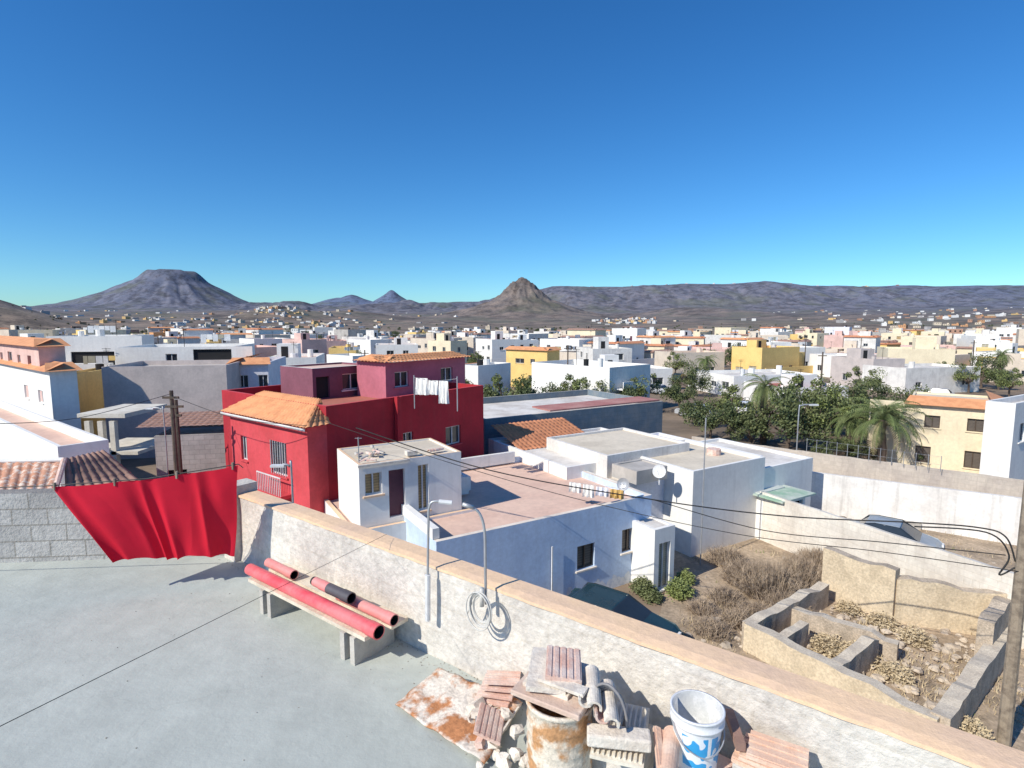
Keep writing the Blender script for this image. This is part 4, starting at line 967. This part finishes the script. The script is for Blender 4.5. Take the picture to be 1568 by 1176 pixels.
for i in range(120):
    s=random.random(); a_,c_=random.choice([(g1,g2),(g2,g3),(g1,g4)]); p=a_.lerp(c_,s)+V((random.uniform(-.5,.5),random.uniform(-.5,.5),0)); rock(B,V((p.x,p.y,.03)),random.uniform(.04,.14),sq=.7)
B.obj('ruin_rubble',[M('ruin_rubble_stone',(.62,.52,.40),(.45,.37,.29),scale=2.2,bump=1,bscale=8)])
# ------------------------------------------------------------------ cars
def car(name,p,ang_,col,L=4.1,W_=1.7):
    g=empty(name); g.location=p; g.rotation_euler=(0,0,ang_)
    B=MB()
    pr=[(-L/2,.35),(-L/2,.75),(-L/2+.15,.92),(-L/2+.35,.98),(-L/2+.75,1.38),(-L/2+1.1,1.46),(.25,1.45),(1.0,.98),(L/2-.25,.82),(L/2,.62),(L/2,.32)]
    hw=[.78,.83,.83,.82,.66,.62,.62,.80,.80,.76,.74]
    for sgn in (1,-1):
        for (x,z),h in zip(pr,hw): B.v.append((x,sgn*h*W_/1.7,z))
    N=len(pr)
    for i in range(N-1):
        mi=1 if (i in (3,6)) else 0; B.f.append((i,i+1,N+i+1,N+i)); B.m.append(mi)
    for s0 in (0,N):
        lower=[0,1,2,3,7,8,9,10]; B.f.append(tuple(s0+i for i in lower)); B.m.append(0); B.f.append(tuple(s0+i for i in (3,4,5,6,7))); B.m.append(1)
    B.f.append((0,N,2*N-1,N-1)); B.m.append(2)
    o=B.obj('body',[col,glass,black],g); bv=o.modifiers.new('b','BEVEL'); bv.width=.05; bv.segments=2
    B=MB()
    for x in (-L/2+.75,L/2-.8):
        for y in (-W_/2+.05,W_/2-.05): B.tube([(x,y-.1,.31),(x,y+.1,.31)],.31,18,0); B.tube([(x,y-.105,.31),(x,y+.105,.31)],.17,12,1)
    B.obj('wheels',[black,metalg],g)
    B=MB(); B.box((-.35,-.63*W_/1.7*1.01,1.0),(.06,0,0),(0,.02,0),(0,0,.42)); B.box((L/2-.06,-.65,.6),(.08,0,0),(0,.3,0),(0,0,.14)); B.box((L/2-.06,.35,.6),(.08,0,0),(0,.3,0),(0,0,.14)); B.obj('trim',[wframe],g)
carteal=M('dark_teal_paint',(.02,.05,.065),rough=.25,bump=0,grime=.05); carsil=M('silver_paint',(.50,.52,.55),rough=.3,bump=0,grime=.05); carw=M('white_paint',(.75,.75,.75),rough=.3,bump=0,grime=.03)
car('parked_car',S(938,982,0),math.atan2(pd.y,pd.x),carteal)
car('parked_car',V((S(1370,800,1.46).x,S(1370,800,1.46).y,0)),math.radians(-40),M('grey_paint',(.34,.38,.41),rough=.3,bump=0,grime=.05),L=3.6,W_=1.6)
for _ in range(16): car('parked_car',gp(random.choice([random.uniform(1000,1080),random.uniform(300,1500)]),random.uniform(62,130)),random.choice([.9,2.4]),random.choice([carteal,carsil,carw]))
# ------------------------------------------------------------------ cables & right pole
g=empty('wooden_utility_pole'); B=MB(); p=S(1536,1145,0); B.tube([V((p.x,p.y,-.3)),V((p.x,p.y,11))],[.15,.11],12); B.obj('pole',[wood],g)
B=MB(); B.box((p.x-.12,p.y-.2,6.0),(.24,0,0),(0,.08,0),(0,0,.3)); B.obj('bracket',[metalg],g)
def cable(name,pts,r): 
    B=MB(); B.tube(bez([V(q) for q in pts],8),r,5); B.obj(name,[black],None,True)
cable('power_cable',[Y(480,640,20.5),Y(700,712,18.5),Y(900,768,17),Y(1130,818,15),Y(1350,845,13.8),Y(1580,878,12.6)],.011)
cable('power_cable',[Y(545,655,19),Y(750,720,18),Y(1000,765,17),Y(1200,790,16),Y(1400,800,14.5),Y(1500,808,13.4),Y(1540,822,13),Y(1555,860,12.8)],.02)
cable('power_cable',[Y(1000,765,17.2),Y(1170,812,16),Y(1350,830,14.5),Y(1540,850,12.9)],.014)
cable('power_cable',[Y(1400,806,14),Y(1510,815,13.2),Y(1545,850,12.9),Y(1530,880,12.9),Y(1556,868,12.8)],.02)
cable('power_cable',[Y(262,606,23.9),Y(360,640,22),Y(470,652,20.9)],.012)
cable('power_cable',[Y(262,603,23.9),Y(120,640,20),Y(-40,650,17)],.012)
for _ in range(26):
    D=random.uniform(65,220); p=gp(random.uniform(0,1560),D); h=random.uniform(6.5,8.2)
    g=empty('utility_pole'); B=MB(); B.tube([p,p+Z*h],[.12,.08],6); B.box(p+V((-.5,0,h-.5)),(1,0,0),(0,.1,0),(0,0,.1)); B.obj('pole',[woodd],g)
